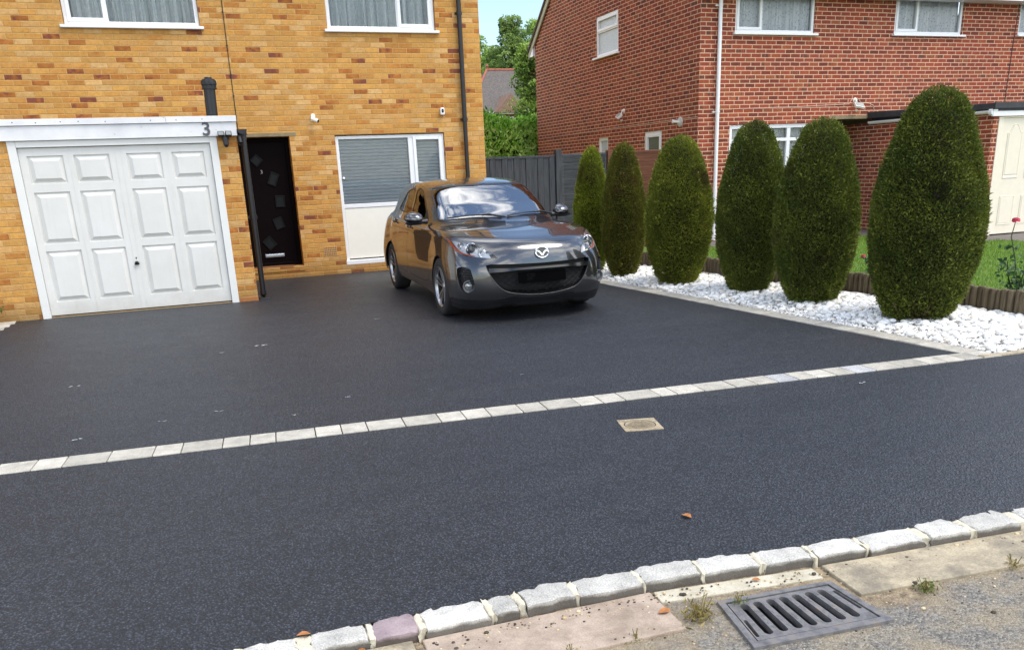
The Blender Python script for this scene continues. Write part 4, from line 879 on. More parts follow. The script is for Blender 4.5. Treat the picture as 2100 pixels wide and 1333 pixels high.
# ------------------------------------------------------------------ the car: one smooth body surface, cut into panels
CAR_RINGS=[
[(2.14,0,.20),(2.11,.35,.20),(2.02,.62,.18),(1.86,.79,.18),(1.68,.845,.19),(1.32,.865,.20),(.90,.85,.20),(0,.845,.21),(-.90,.85,.22),(-1.32,.865,.23),(-1.95,.80,.26),(-2.14,.45,.28),(-2.17,0,.28)],
[(2.22,0,.30),(2.19,.36,.30),(2.08,.65,.30),(1.89,.82,.30),(1.68,.868,.31),(1.32,.878,.31),(.9,.868,.31),(0,.865,.32),(-.9,.868,.33),(-1.32,.878,.34),(-1.97,.82,.37),(-2.18,.47,.38),(-2.22,0,.38)],
[(2.245,0,.46),(2.21,.37,.46),(2.09,.66,.47),(1.88,.83,.48),(1.67,.876,.49),(1.32,.885,.50),(.9,.872,.50),(0,.872,.50),(-.9,.875,.51),(-1.32,.885,.52),(-1.97,.825,.54),(-2.19,.48,.54),(-2.225,0,.54)],
[(2.24,0,.62),(2.20,.37,.62),(2.05,.66,.625),(1.84,.82,.63),(1.64,.868,.64),(1.32,.88,.65),(.9,.862,.66),(0,.868,.67),(-.9,.87,.69),(-1.32,.875,.70),(-1.95,.80,.73),(-2.16,.47,.73),(-2.19,0,.73)],
[(2.185,0,.775),(2.13,.36,.775),(1.95,.62,.78),(1.72,.785,.795),(1.56,.83,.80),(1.28,.85,.80),(.88,.845,.80),(0,.858,.82),(-.9,.855,.84),(-1.32,.85,.86),(-1.9,.76,.90),(-2.10,.45,.91),(-2.13,0,.91)],
[(1.80,0,.89),(1.76,.34,.895),(1.62,.57,.90),(1.45,.715,.905),(1.35,.775,.905),(1.14,.80,.90),(.78,.81,.89),(0,.825,.91),(-.9,.815,.94),(-1.32,.80,.96),(-1.86,.70,1.0),(-2.06,.42,1.02),(-2.09,0,1.02)],
[(1.08,0,.995),(1.03,.35,.99),(.90,.58,.975),(.72,.70,.955),(.55,.74,.95),(.35,.755,.95),(.15,.76,.95),(-.35,.768,.965),(-.95,.755,1.0),(-1.35,.725,1.03),(-1.80,.62,1.07),(-1.99,.38,1.09),(-2.03,0,1.09)],
[(.70,0,1.19),(.66,.33,1.185),(.56,.52,1.175),(.40,.62,1.165),(.27,.655,1.165),(.12,.67,1.17),(-.05,.68,1.175),(-.42,.685,1.19),(-.95,.67,1.21),(-1.35,.635,1.22),(-1.68,.54,1.235),(-1.86,.33,1.25),(-1.90,0,1.255)],
[(.27,0,1.385),(.24,.30,1.38),(.15,.46,1.365),(.02,.545,1.355),(-.08,.572,1.36),(-.18,.585,1.37),(-.30,.592,1.38),(-.55,.595,1.39),(-.95,.582,1.39),(-1.3,.555,1.375),(-1.58,.47,1.355),(-1.74,.29,1.37),(-1.78,0,1.38)],
[(-.05,0,1.43),(-.06,.22,1.43),(-.10,.32,1.425),(-.17,.38,1.42),(-.23,.41,1.42),(-.3,.42,1.425),(-.38,.425,1.43),(-.58,.43,1.435),(-.95,.42,1.43),(-1.2,.39,1.42),(-1.4,.32,1.41),(-1.5,.2,1.41),(-1.53,0,1.41)],
[(-.35,0,1.455),(-.35,.02,1.455),(-.36,.02,1.455),(-.4,.02,1.455),(-.42,.02,1.455),(-.45,.02,1.455),(-.5,.02,1.455),(-.65,.02,1.457),(-.95,.02,1.45),(-1.1,.02,1.445),(-1.2,.02,1.44),(-1.25,.02,1.44),(-1.25,0,1.44)],
]
UK=np.array([0,.37,.67,.93,1.12,1.45,1.9,2.8,3.7,4.12,4.82,5.2,5.67])
VK=np.array([0,.11,.27,.42,.58,.85,1.2,1.5,1.78,2.0,2.3])
CP=np.array(CAR_RINGS,float)
CP[:,:,1]*=np.array([1,1,1,1,1.005,1.015,1.04,1.075,1.09,1.08,1])[:,None]
mirror_=np.array([1,-1,1.])
CPX=np.concatenate([(CP[:,1:2]*mirror_),CP,(CP[:,-2:-1]*mirror_)],1)
UKX=np.concatenate([[-UK[1]],UK,[2*UK[-1]-UK[-2]]])
CPX=np.concatenate([2*CPX[:1]-CPX[1:2],CPX,2*CPX[-1:]-CPX[-2:-1]],0)
VKX=np.concatenate([[VK[0]-.11],VK,[VK[-1]+.3]])
def spline_basis(K,t):
    i=np.clip(np.searchsorted(K,t,side='right')-1,1,len(K)-3)
    h=K[i+1]-K[i]; s=(t-K[i])/h; s=np.clip(s,0,1)
    h00=2*s**3-3*s**2+1;h10=s**3-2*s**2+s;h01=-2*s**3+3*s**2;h11=s**3-s**2
    hm=K[i]-K[i-1]; hp=K[i+2]-K[i+1]
    # nonuniform Catmull-Rom (finite-difference, weighted) tangents
    a0=h/(hm+h); b0=hm/(hm+h)   # m_i = a0*d_{i-1}+b0*d_i
    a1=hp/(h+hp); b1=h/(h+hp)
    w=np.zeros(t.shape+(4,))
    w[...,0]=-h10*h*a0/hm
    w[...,1]=h00+h10*h*(a0/hm-b0/h)-h11*h*a1/h
    w[...,2]=h01+h10*h*b0/h+h11*h*(a1/h-b1/hp)
    w[...,3]=h11*h*b1/hp
    return i,w
def car_surface(u, v):
    u=np.asarray(u,float);v=np.asarray(v,float)
    iu,wu=spline_basis(UKX,u); iv,wv=spline_basis(VKX,v)
    P=np.zeros(u.shape+(3,))
    for a in range(4):
        for b in range(4):
            P+= (wv[...,a]*wu[...,b])[...,None]*CPX[iv-1+a,iu-1+b]
    return P
def car_eval(u, v):
    u = np.asarray(u, float); v = np.asarray(v, float); e = 2e-3
    P = car_surface(u, v)
    du = car_surface(np.clip(u + e, 0, 5.67), v) - car_surface(np.clip(u - e, 0, 5.67), v)
    dv = car_surface(u, np.clip(v + e, 0, 2.3)) - car_surface(u, np.clip(v - e, 0, 2.3))
    N = np.cross(du, dv); N /= np.linalg.norm(N, axis=-1, keepdims=True) + 1e-12
    N[u <= 1e-6, 1] = 0; N[u >= 5.6699, 1] = 0
    N /= np.linalg.norm(N, axis=-1, keepdims=True) + 1e-12
    return P, N
_P, _N = car_eval(np.array([2.8]), np.array([.4])); NSGN = 1. if _N[0, 1] > 0 else -1.
_gu, _gv = np.meshgrid(np.linspace(0, 5.67, 380), np.linspace(0, 2.3, 150)); _gp = car_surface(_gu, _gv)
def uv_of(x, z, y=None):
    """surface parameters of a point given in side view (x, z) [or front view (y, z)]"""
    a, b_, A_, B_ = (0, 2, x, z) if y is None else (1, 2, y, z)
    msk = (_gp[..., 1] > .3) if y is None else ((_gp[..., 0] > .6))
    d = (_gp[..., a] - A_) ** 2 + (_gp[..., b_] - B_) ** 2; d = np.where(msk, d, 9)
    k = np.unravel_index(d.argmin(), d.shape); u, v = _gu[k], _gv[k]
    for _ in range(8):
        e = 1e-4; f = lambda u, v: car_surface(np.array(u), np.array(v))[[a, b_]] - np.array([A_, B_])
        r = f(u, v); J = np.stack([(f(u + e, v) - r) / e, (f(u, v + e) - r) / e], 1)
        st = np.clip(np.linalg.lstsq(J, -r, rcond=None)[0], -.05, .05); u = float(np.clip(u + st[0], 0, 5.67)); v = float(np.clip(v + st[1], 0, 2.3))
    return (u, v)
def dens(poly, h=.035):
    out = []
    for i in range(len(poly)):
        a, b_ = poly[i], poly[(i + 1) % len(poly)]; n = max(1, int(math.dist(a, b_) / h))
        out += [(a[0] + (b_[0] - a[0]) * k / n, a[1] + (b_[1] - a[1]) * k / n) for k in range(n)]
    return out
def smoothp(poly, it=1, keep=()):
    for _ in range(it):   # corner cutting, to round a polygon
        q = []
        for i in range(len(poly)):
            a, b_ = poly[i], poly[(i + 1) % len(poly)]
            ea = a[0] <= 1e-6 or a[0] > 5.66; eb = b_[0] <= 1e-6 or b_[0] > 5.66
            if ea and eb: q += [a, b_]
            elif ea: q += [a, (a[0] + (b_[0] - a[0]) * .75, a[1] + (b_[1] - a[1]) * .75)]
            elif eb: q += [(a[0] + (b_[0] - a[0]) * .25, a[1] + (b_[1] - a[1]) * .25), b_]
            else: q += [(a[0] * .75 + b_[0] * .25, a[1] * .75 + b_[1] * .25), (a[0] * .25 + b_[0] * .75, a[1] * .25 + b_[1] * .75)]
        out = []
        for p in q:
            if not out or math.dist(p, out[-1]) > 1e-4: out.append(p)
        poly = out
    return poly
def inset(poly, d):
    n = len(poly); ar = sum(poly[i][0] * poly[(i + 1) % n][1] - poly[(i + 1) % n][0] * poly[i][1] for i in range(n)); s = 1 if ar > 0 else -1; out = []
    for i in range(n):
        a, p, c = Vector(poly[i - 1]), Vector(poly[i]), Vector(poly[(i + 1) % n]); e1 = (p - a); e2 = (c - p)
        if e1.length < 1e-9 or e2.length < 1e-9: out.append(tuple(p)); continue
        n1 = Vector((-e1.y, e1.x)).normalized() * s; n2 = Vector((-e2.y, e2.x)).normalized() * s; m_ = n1 + n2
        m_ = m_ / max(.35, m_.dot(n1)) if m_.length > 1e-6 else n1
        q = p + m_ * d
        if p.x <= 1e-6 or p.x >= 5.6699: q.x = p.x
        out.append(tuple(q))
    return out
def pin(px, py, poly):
    r = np.zeros(px.shape, bool); n = len(poly); j = n - 1
    for i in range(n):
        xi, yi = poly[i]; xj, yj = poly[j]
        if abs(yj - yi) > 1e-12:
            r ^= ((yi > py) != (yj > py)) & (px < (xj - xi) * (py - yi) / (yj - yi) + xi)
        j = i
    return r
UEND = 5.67
GAP = .0035
reg = {}
reg['grille'] = smoothp([(0, .398), (.38, .404), (.575, .405), (.565, .365), (.548, .322), (.51, .248), (.45, .168), (.36, .119), (.16, .086), (0, .080)], 1)
reg['headlight'] = smoothp([(1.19, .690), (1.03, .690), (.875, .682), (.75, .660), (.65, .608), (.573, .553), (.485, .489), (.442, .455), (.533, .464), (.652, .473), (.767, .477), (.874, .498), (.985, .537), (1.10, .610)], 1)
reg['fog'] = smoothp([(.908, .363), (.815, .378), (.736, .356), (.729, .306), (.708, .225), (.714, .166), (.764, .134), (.848, .136), (.889, .176), (.907, .245), (.919, .311)], 1)
reg['bonnet'] = smoothp([(0, .612), (.30, .606), (.578, .586), (.655, .622), (.76, .674), (.885, .696), (1.06, .705), (1.13, .735), (1.175, .85), (1.165, .95), (1.05, 1.09), (.88, 1.175), (.75, 1.188), (.42, 1.190), (0, 1.190)], 1)
reg['windscreen'] = smoothp([(0, 1.762), (.14, 1.762), (.5, 1.770), (.82, 1.776), (.872, 1.74), (.885, 1.512), (.868, 1.30), (.80, 1.245), (.42, 1.222), (0, 1.216)], 1)
reg['rear_window'] = smoothp([(UEND, 1.28), (5.05, 1.28), (4.93, 1.34), (4.95, 1.66), (5.05, 1.72), (UEND, 1.73)], 1)
sp = lambda pts: [uv_of(x, z) for x, z in pts]
reg['front_window'] = smoothp(sp([(.47, 1.005), (.30, 1.13), (.0, 1.312), (-.10, 1.345), (-.262, 1.358), (-.275, 1.2), (-.285, 1.032), (.10, 1.015)]), 1)
reg['rear_side_window'] = smoothp(sp([(-.355, 1.036), (-.350, 1.2), (-.345, 1.360), (-.62, 1.345), (-.82, 1.295), (-1.14, 1.115), (-1.20, 1.078), (-.80, 1.055)]), 1)
fd = [(.80, .86), (.82, .70), (.83, .52), (.80, .38), (.74, .315), (.2, .305), (-.315, .315), (-.315, .70), (-.315, 1.03), (-.31, 1.37), (-.10, 1.368), (.05, 1.322), (.33, 1.145), (.56, .985), (.74, .955)]
rd = [(-.322, .315), (-.72, .32), (-.86, .37), (-.93, .50), (-1.02, .62), (-1.16, .74), (-1.22, .90), (-1.25, 1.075), (-.85, 1.31), (-.62, 1.365), (-.318, 1.37), (-.322, 1.03), (-.322, .70)]
reg['front_door'] = smoothp(sp(fd), 1); reg['rear_door'] = smoothp(sp(rd), 1)
WR = .345
for nm, cx in (('front_arch', 1.32), ('rear_arch', -1.32)):
    pts = [uv_of(cx + WR * math.cos(a), .315 + WR * math.sin(a)) for a in [R(-22) + R(224) * k / 30 for k in range(31)]]
    pts = [(pts[0][0], -.02)] + pts + [(pts[-1][0], -.02)]; reg[nm] = pts
reg['valance'] = [(0, -.02), (0, .044), (.16, .048), (.30, .074), (.36, .068), (.42, .044), (.57, .047), (.87, .062), (1.05, .058), (reg['front_arch'][1][0] - .02, .05), (reg['front_arch'][1][0] - .02, -.02)]
reg['sill_trim'] = [(reg['front_arch'][-1][0] + .012, -.02), (reg['front_arch'][-1][0] + .012, .045), (reg['rear_arch'][1][0] - .012, .045), (reg['rear_arch'][1][0] - .012, -.02)]
HOLES = [k for k in reg]
reg['amber'] = smoothp([(1.15, .676), (1.075, .676), (1.00, .612), (.915, .545), (.80, .500), (.68, .492), (.68, .482), (.77, .487), (.87, .507), (.975, .545), (1.08, .615)], 1)
clampv = lambda p: (min(max(p[0], 0), UEND), min(max(p[1], 0), 2.3))
# one constrained triangulation of the half body in its (u, v) plane
loops = {k: [clampv(p) for p in dens(v)] for k, v in reg.items()}
inner = {k: [clampv(p) for p in inset(loops[k], GAP)] for k in ('bonnet', 'front_door', 'rear_door')}
pts, eds = [], []
def addloop(lp):
    s0 = len(pts); pts.extend(Vector(p) for p in lp); eds.extend((s0 + i, s0 + (i + 1) % len(lp)) for i in range(len(lp)))
for lp in loops.values(): addloop(lp)
for lp in inner.values(): addloop(lp)
addloop(dens([(0, 0), (UEND, 0), (UEND, 2.3), (0, 2.3)], .05))
allb = np.array([p[:] for p in pts])
gu = np.arange(.02, UEND, .042); gv = np.arange(.02, 2.3, .038)
for i, a in enumerate(gu):
    for j, c in enumerate(gv):
        p = (a + (.021 if j % 2 else 0), c)
        if p[0] < UEND - .01 and np.min((allb[:, 0] - p[0]) ** 2 + (allb[:, 1] - p[1]) ** 2) > .014 ** 2: pts.append(Vector(p))
tv, te, tf, *_ = delaunay_2d_cdt(pts, eds, [], 0, 1e-6)
TV = np.array([p[:] for p in tv]); TF = np.array([f for f in tf if len(f) == 3]); CT = TV[TF].mean(1)
TP, TN = car_eval(TV[:, 0], TV[:, 1]); TN = TN * NSGN
inside = {k: pin(CT[:, 0], CT[:, 1], lp) for k, lp in loops.items()}; ins_in = {k: pin(CT[:, 0], CT[:, 1], lp) for k, lp in inner.items()}
CO = (5.413 + .03 * .9998, -3.80 + .0006); CANG = math.atan2(-1., -.02)
CAR = thing('parked_car', (CO[0], CO[1], 0), 'dark grey five-door hatchback parked on the tarmac drive facing the road', 'car', rz=CANG)
def panel(name, mask, mat, parent, both=True, off=0., side=0, flip=False):
    """mesh of the chosen triangles; side 0: both halves in one mesh, +1/-1: one half only"""
    fs = TF[mask]; used = np.unique(fs); rm = -np.ones(len(TV), int); rm[used] = np.arange(len(used)); f0 = rm[fs]
    P0 = TP[used] + TN[used] * off; N0 = TN[used]; Vs, Ns, Fs = [], [], []
    for sg in ((1, -1) if side == 0 else (side,)):
        b0 = sum(len(a) for a in Vs); q = P0 * np.array([1, sg, 1]); nn = N0 * np.array([1, sg, 1]); Vs.append(q); Ns.append(nn); ff = f0 + b0
        a, b_, c = q[f0[:, 0]], q[f0[:, 1]], q[f0[:, 2]]; w = np.einsum('ij,ij->i', np.cross(b_ - a, c - a), nn[f0[:, 0]])
        ff = ff.copy(); sw = w < 0; ff[sw] = ff[sw][:, ::-1]; Fs.append(ff)
    V_, N_, F_ = np.concatenate(Vs), np.concatenate(Ns), np.concatenate(Fs)
    me = D.meshes.new(name); me.from_pydata(V_.tolist(), [], F_.tolist()); me.materials.append(mat)
    me.polygons.foreach_set('use_smooth', [True] * len(me.polygons)); me.normals_split_custom_set_from_vertices(N_.tolist())
    o = D.objects.new(name, me); COL.objects.link(o); o.parent = parent; ORG[o.name] = Vector((0, 0, 0)); return o
def rimwall(b, lp, d0, d1, sg, closed=True):
    """a wall round an opening, from offset d0 to offset d1 along the surface normal"""
    a = np.array(lp); P, N = car_eval(a[:, 0], a[:, 1]); N = N * NSGN; m_ = np.array([1, sg, 1]); n = len(lp)
    vs = [tuple((P[i] + N[i] * d) * m_) for d in (d0, d1) for i in range(n)]
    fs = [(i, (i + 1) % n, n + (i + 1) % n, n + i) for i in range(n) if closed or not (a[i, 0] < 1e-5 and a[(i + 1) % n, 0] < 1e-5)]
    b.add(vs, fs)
anyhole = np.zeros(len(CT), bool)
for k in HOLES: anyhole |= inside[k]
body = panel('body', ~anyhole, PAINT, CAR)
under = panel('underbody', ~(inside['front_arch'] | inside['rear_arch'] | inside['windscreen'] | inside['rear_window'] | inside['front_window'] | inside['rear_side_window'] | inside['headlight'] | inside['grille'] | inside['fog']), DARK, CAR, off=-.016)
glassy = inside['front_window'] | inside['rear_side_window']
panel('bonnet', ins_in['bonnet'], PAINT, CAR)
for sg in (1, -1):
    fdo = panel('front_door', ins_in['front_door'] & ~glassy & ~inside['front_arch'] & ~inside['sill_trim'], PAINT, CAR, side=sg)
    rdo = panel('rear_door', ins_in['rear_door'] & ~glassy & ~inside['rear_arch'] & ~inside['sill_trim'], PAINT, CAR, side=sg)
    panel('window', inside['front_window'], SIDEGLASS, fdo, side=sg, off=-.004); panel('window', inside['rear_side_window'], SIDEGLASS, rdo, side=sg, off=-.004)
    for nm, dr_ in (('front_window', fdo), ('rear_side_window', rdo)):
        b = MB(); lp = loops[nm]; lp2 = [clampv(p) for p in inset(lp, .014)]
        a1 = np.array(lp); a2 = np.array(lp2); P1, N1 = car_eval(a1[:, 0], a1[:, 1]); P2, N2 = car_eval(a2[:, 0], a2[:, 1]); n = len(lp); m_ = np.array([1, sg, 1])
        b.add([tuple((p + q * NSGN * .0015) * m_) for p, q in zip(P1, N1)] + [tuple((p + q * NSGN * .0005) * m_) for p, q in zip(P2, N2)], [(i, (i + 1) % n, n + (i + 1) % n, n + i) for i in range(n)])
        b.build('window_seal', BLACKP, dr_, smooth=60)
    for hx, dr_ in ((-.155, fdo), (-1.08, rdo)):
        u, v = uv_of(hx, .905 if hx > -.5 else .93); P, N = car_eval(np.array([u]), np.array([v])); P = P[0]; N = N[0] * NSGN
        b = MB(); b.tube([(hx + .09, sg * (P[1] + .012), P[2] - .004), (hx + .05, sg * (P[1] + .030), P[2]), (hx - .05, sg * (P[1] + .030), P[2] + .004), (hx - .09, sg * (P[1] + .010), P[2] + .004)], .016, 10, rs=[.010, .016, .016, .010]); b.build('handle', PAINT, dr_, smooth=60)
        b = MB(); b.lathe([(0, .003), (.04, .003), (.045, 0)], (hx, sg * P[1], P[2]), 16, 'y', M=Matrix.Diagonal((1.5, sg, .9, 1))); b.build('handle_recess', BLACKP, dr_, smooth=40)
panel('windscreen', inside['windscreen'], CARGLASS, CAR, off=-.003)
b = MB()
for sg in (1, -1):
    lp = loops['windscreen']; lp2 = inset(lp, .026); ids = [i for i in range(len(lp)) if not (lp[i][0] < 1e-5 and lp[(i + 1) % len(lp)][0] < 1e-5)]
    a1 = np.array(lp); a2 = np.array([clampv(p) for p in lp2]); P1, N1 = car_eval(a1[:, 0], a1[:, 1]); P2, N2 = car_eval(a2[:, 0], a2[:, 1]); n = len(lp); m_ = np.array([1, sg, 1])
    b.add([tuple((p + q * NSGN * .002) * m_) for p, q in zip(P1, N1)] + [tuple((p - q * NSGN * .002) * m_) for p, q in zip(P2, N2)], [(i, (i + 1) % n, n + (i + 1) % n, n + i) for i in ids])
b.build('windscreen_seal', BLACKP, CAR, smooth=60)
panel('rear_window', inside['rear_window'], SIDEGLASS, CAR, off=-.003)
panel('front_valance', inside['valance'] & ~inside['front_arch'], BLACKP, CAR, off=-.002); [panel('sill_trim', inside['sill_trim'], PAINT, CAR, off=-.003, side=sg) for sg in (1, -1)]
b = MB()   # black lip below the bumper
for sg in (1, -1):
    us = np.linspace(0, 1.13, 22); P, N = car_eval(us, us * 0); m_ = np.array([1, sg, 1]); q = [tuple((p + np.array([.0, 0, 0])) * m_) for p in P] + [tuple((p + np.array([-.03, -.012, -.045])) * m_) for p in P] + [tuple((p + np.array([-.20, -.04, -.030])) * m_) for p in P]
    n = 22; b.add(q, [(k * n + i, k * n + i + 1, k * n + n + i + 1, k * n + n + i) for k in range(2) for i in range(n - 1)])
b.build('front_lip', BLACKP, CAR, smooth=60)
# grille: recess, honeycomb, bar, plate
g_ = MB()
for sg in (1, -1): rimwall(g_, loops['grille'], .002, -.07, sg, False)
grl = g_.build('grille', GLOSSB, CAR, smooth=50)
panel('backing', inside['grille'], DARK, grl, off=-.065)
b = MB()
for sg in (1, -1):
    for r_ in range(9):
        v0 = .115 + .030 * r_; us = np.arange(.0, .57, .0125); pu, pv = us, v0 + .010 * np.sign(np.sin(us * 75 + math.pi * (r_ % 2))) * np.abs(np.sin(us * 75)) ** .6
        ok = pin(pu, pv, [clampv(p) for p in inset(loops['grille'], .012)]) | (us < .012)
        P, N = car_eval(pu, np.clip(pv, 0, 2)); P = P - N * NSGN * -.0 ; P = P + N * NSGN * -.035; run = []
        for i in range(len(us)):
            if ok[i]: run.append(tuple(P[i] * np.array([1, sg, 1])))
            else:
                if len(run) > 2: b.tube(run, .0042, 5, cap=False)
                run = []
        if len(run) > 2: b.tube(run, .0042, 5, cap=False)
b.build('honeycomb', plain('matt_black_mesh', (.005, .005, .006, 1), .5, var=.1, spec=.2), grl, smooth=60)
b = MB()
for sg in (1, -1):
    us = np.linspace(0, .548, 26); top = np.full(26, .366) ; P, N = car_eval(us, top); P2, N2 = car_eval(us, top - .020 - .022 * np.clip((us - .25) / .3, 0, 1)); m_ = np.array([1, sg, 1]); n = 26
    rows_ = [P + N * NSGN * -.05, P + N * NSGN * .002, P2 + N2 * NSGN * .008, P2 + N2 * NSGN * -.05]
    b.add([tuple(p * m_) for rr_ in rows_ for p in rr_], [(k * n + i, k * n + i + 1, k * n + n + i + 1, k * n + n + i) for k in range(3) for i in range(n - 1)])
b.build('bar', plain("satin_black_bar", (.008, .008, .009, 1), .16, var=.1, coat=.4), grl, smooth=30)
b = MB()
for sg in (1, -1):
    a = np.array([p for p in loops['grille']]); P, N = car_eval(a[:, 0], a[:, 1]); i0 = [i for i in range(len(a)) if (a[i, 0] > 1e-5 or a[i, 1] < .0845) and a[i, 1] < .385]; b.tube([tuple((P[i] + N[i] * NSGN * .002) * np.array([1, sg, 1])) for i in i0], .0045, 6)
b.build('grille_trim', plain("dark_chrome", (.07, .07, .075, 1), .3, .6, var=.05), grl, smooth=60)
Mx = Matrix.Translation((2.235, 0, .46)) @ Matrix.Rotation(R(-6), 4, 'Y')
b = MB(); b.box(-.012, .004, -.26, .26, -.056, .056, Mx); npl = b.build('number_plate', plain("blacked_plate", (.0012, .0012, .0014, 1), .9, var=.1, spec=.05), CAR, bevel=.003)
text('plate_text', 'SP', plain("faint_plate_letters", (.0045, .0045, .005, 1), .9, spec=.08), npl, .095, Mx @ Matrix.Translation((.0045, -.13, 0)) @ Matrix.Rotation(R(90), 4, 'Z') @ Matrix.Rotation(R(90), 4, 'X'), .0008)
# badge: an oval ring with a winged mark
bz = Matrix.Translation((2.232, 0, .700)) @ Matrix.Rotation(R(-16), 4, 'Y')
b = MB(); b.lathe([(0, .002), (.067, .002), (.070, -.006)], n=32, axis='x', M=bz @ Matrix.Diagonal((1, 1.08, .90, 1))); bd = b.build('badge', GLOSSB, CAR, smooth=40)
b = MB(); ring = [(bz @ Vector((.004, .069 * math.cos(a), .056 * math.sin(a)))) for a in [2 * math.pi * k / 36 for k in range(37)]]; b.tube(ring, .0095, 8, cap=False)
for sg in (1, -1):
    w = [(.004, .0, -.017), (.005, sg * .018, .008), (.005, sg * .036, .023), (.004, sg * .062, .026)]; w2 = [(.004, sg * .004, -.040), (.005, sg * .026, -.008), (.005, sg * .045, .008), (.004, sg * .066, .006)]
    b.add([bz @ Vector(p) for p in w] + [bz @ Vector(p) for p in w2] + [bz @ Vector((p[0] + .006, p[1], p[2] - .002)) for p in w] + [bz @ Vector((p[0] + .006, p[1], p[2] + .002)) for p in w2],
          [(8 + i, 9 + i, 13 + i, 12 + i) for i in range(3)] + [(i, i + 1, 9 + i, 8 + i) for i in range(3)] + [(4 + i, 12 + i, 13 + i, 5 + i) for i in range(3)])
b.build('badge_emblem', CHROME, bd, smooth=50)
# head and fog lamps
def cone(b, u, v, depth, r, prof, sg, aim=(.97, .12, .02)):
    P, N = car_eval(np.array([u]), np.array([v])); p = Vector(P[0] + N[0] * NSGN * depth); p.y *= sg; a = Vector((aim[0], aim[1] * sg, aim[2])).normalized()
    Mx = Matrix.Translation(p) @ a.to_track_quat('Z', 'Y').to_matrix().to_4x4(); b.lathe([(q * r, h * r) for q, h in prof], n=24, M=Mx)
for sg in (1, -1):
    b = MB(); rimwall(b, loops['headlight'], .0, -.05, sg); hl = b.build('headlight', plain("headlamp_housing", (.60, .61, .62, 1), .3, .3, var=.15), CAR, smooth=50)
    panel('lens', inside['headlight'], LENS, hl, side=sg, off=0.)
    panel('reflector', inside['headlight'] & ~inside['amber'] & (CT[:, 0] > .53), REFL, hl, side=sg, off=-.045)
    panel('dark_surround', inside['headlight'] & (CT[:, 0] <= .53), GLOSSB, hl, side=sg, off=-.03)
    panel('indicator', inside['amber'], ORANGE, hl, side=sg, off=-.010)
    b = MB(); cone(b, .735, .570, -.035, .060, [(1.0, .35), (1.06, .45), (.96, .5), (.80, .2), (.72, .1)], sg); cone(b, .618, .535, -.035, .048, [(1.05, .4), (1.1, .5), (1.0, .5), (.7, 0), (.25, -.3), (0, -.3)], sg); cone(b, .86, .60, -.030, .030, [(1.05, .4), (1.1, .5), (1.0, .5), (.6, 0), (0, -.3)], sg); b.build('bulb_ring', CHROME, hl, smooth=50)
    b = MB(); cone(b, .735, .570, -.040, .050, [(.88, .1), (.80, .45), (.55, .72), (.25, .84), (0, .88)], sg); b.build('projector', plain("projector_glass", (.06, .07, .075, 1), .05, var=.2, coat=1.), hl, smooth=60)
    b = MB(); rimwall(b, loops['fog'], .002, -.045, sg); fg = b.build('fog_light', BLACKP, CAR, smooth=50)
    panel('backing', inside['fog'], BLACKP, fg, side=sg, off=-.035)
    b = MB()
    for r_ in range(7):
        us = np.arange(.72, .92, .0085); pv = .215 + .026 * r_ + .008 * np.sin(us * 120 + math.pi * (r_ % 2)); ok = pin(us, pv, inset(loops['fog'], .006)); P, N = car_eval(us, pv); run = [tuple((P[i] + N[i] * NSGN * -.014) * np.array([1, sg, 1])) for i in range(len(us)) if ok[i]]
        if len(run) > 2: b.tube(run, .0045, 5)
    b.build('honeycomb', GLOSSB, fg, smooth=60)
    b = MB(); cone(b, .79, .185, -.022, .058, [(1.0, -.2), (1.12, .25), (1.02, .36), (.86, .25), (.80, .0)], sg, (.95, .25, 0)); b.build('lamp_ring', GREYP, fg, smooth=50)
    b = MB(); cone(b, .79, .185, -.024, .047, [(.98, .05), (.7, .18), (.35, .25), (0, .27)], sg, (.95, .25, 0)); b.build('lamp_glass', plain("fog_glass", (.22, .23, .24, 1), .08, .5, var=.4, scale=40, coat=1.), fg, smooth=60)
    # mirror
    Mm = Matrix.Translation((.53, sg * .935, 1.03)); b = MB()
    prof = []
    nU, nV = 20, 12; vs = []
    for i in range(nU):
        a = 2 * math.pi * i / nU
        for j in range(nV + 1):
            t = math.pi / 2 * j / nV; rr_ = math.cos(t) ** .75; yy = .112 * math.cos(a) * rr_; zz = .072 * math.sin(a) * rr_ * (1.0 if math.sin(a) > 0 else .85); xx = .125 * math.sin(t) ** 1.15
            vs.append(Mm @ Vector((xx - .045 - .25 * sg * 0 - .02 * (yy / .11) * sg * sg, sg * yy, zz + .10 * max(0, yy) * .35 - .12 * xx)))
    b.add(vs, [(i * (nV + 1) + j, ((i + 1) % nU) * (nV + 1) + j, ((i + 1) % nU) * (nV + 1) + j + 1, i * (nV + 1) + j + 1) for i in range(nU) for j in range(nV)]); mi_ = b.build('door_mirror', PAINT, CAR, smooth=60)
    b = MB(); b.prism([(sg * .105 * math.cos(2 * math.pi * k / 24), .066 * math.sin(2 * math.pi * k / 24)) for k in range(24)], -.052, -.046, 'yz'); b.v = [Mm @ Vector((p[0] + .01, p[1], p[2])) for p in b.v]; b.build('mirror_glass', CHROME, mi_)
    b = MB(); b.tube([(.52, sg * .78, .985), (.53, sg * .84, .985), (.535, sg * .90, .985)], .024, 10, rs=[.032, .026, .022]); b.lathe([(.115, .0), (.112, -.012), (.085, -.030), (0, -.034)], (.535, sg * .935, .985), 20, M=Matrix.Diagonal((.75, .95, 1, 1))); b.build('mirror_base', BLACKP, mi_, smooth=50)
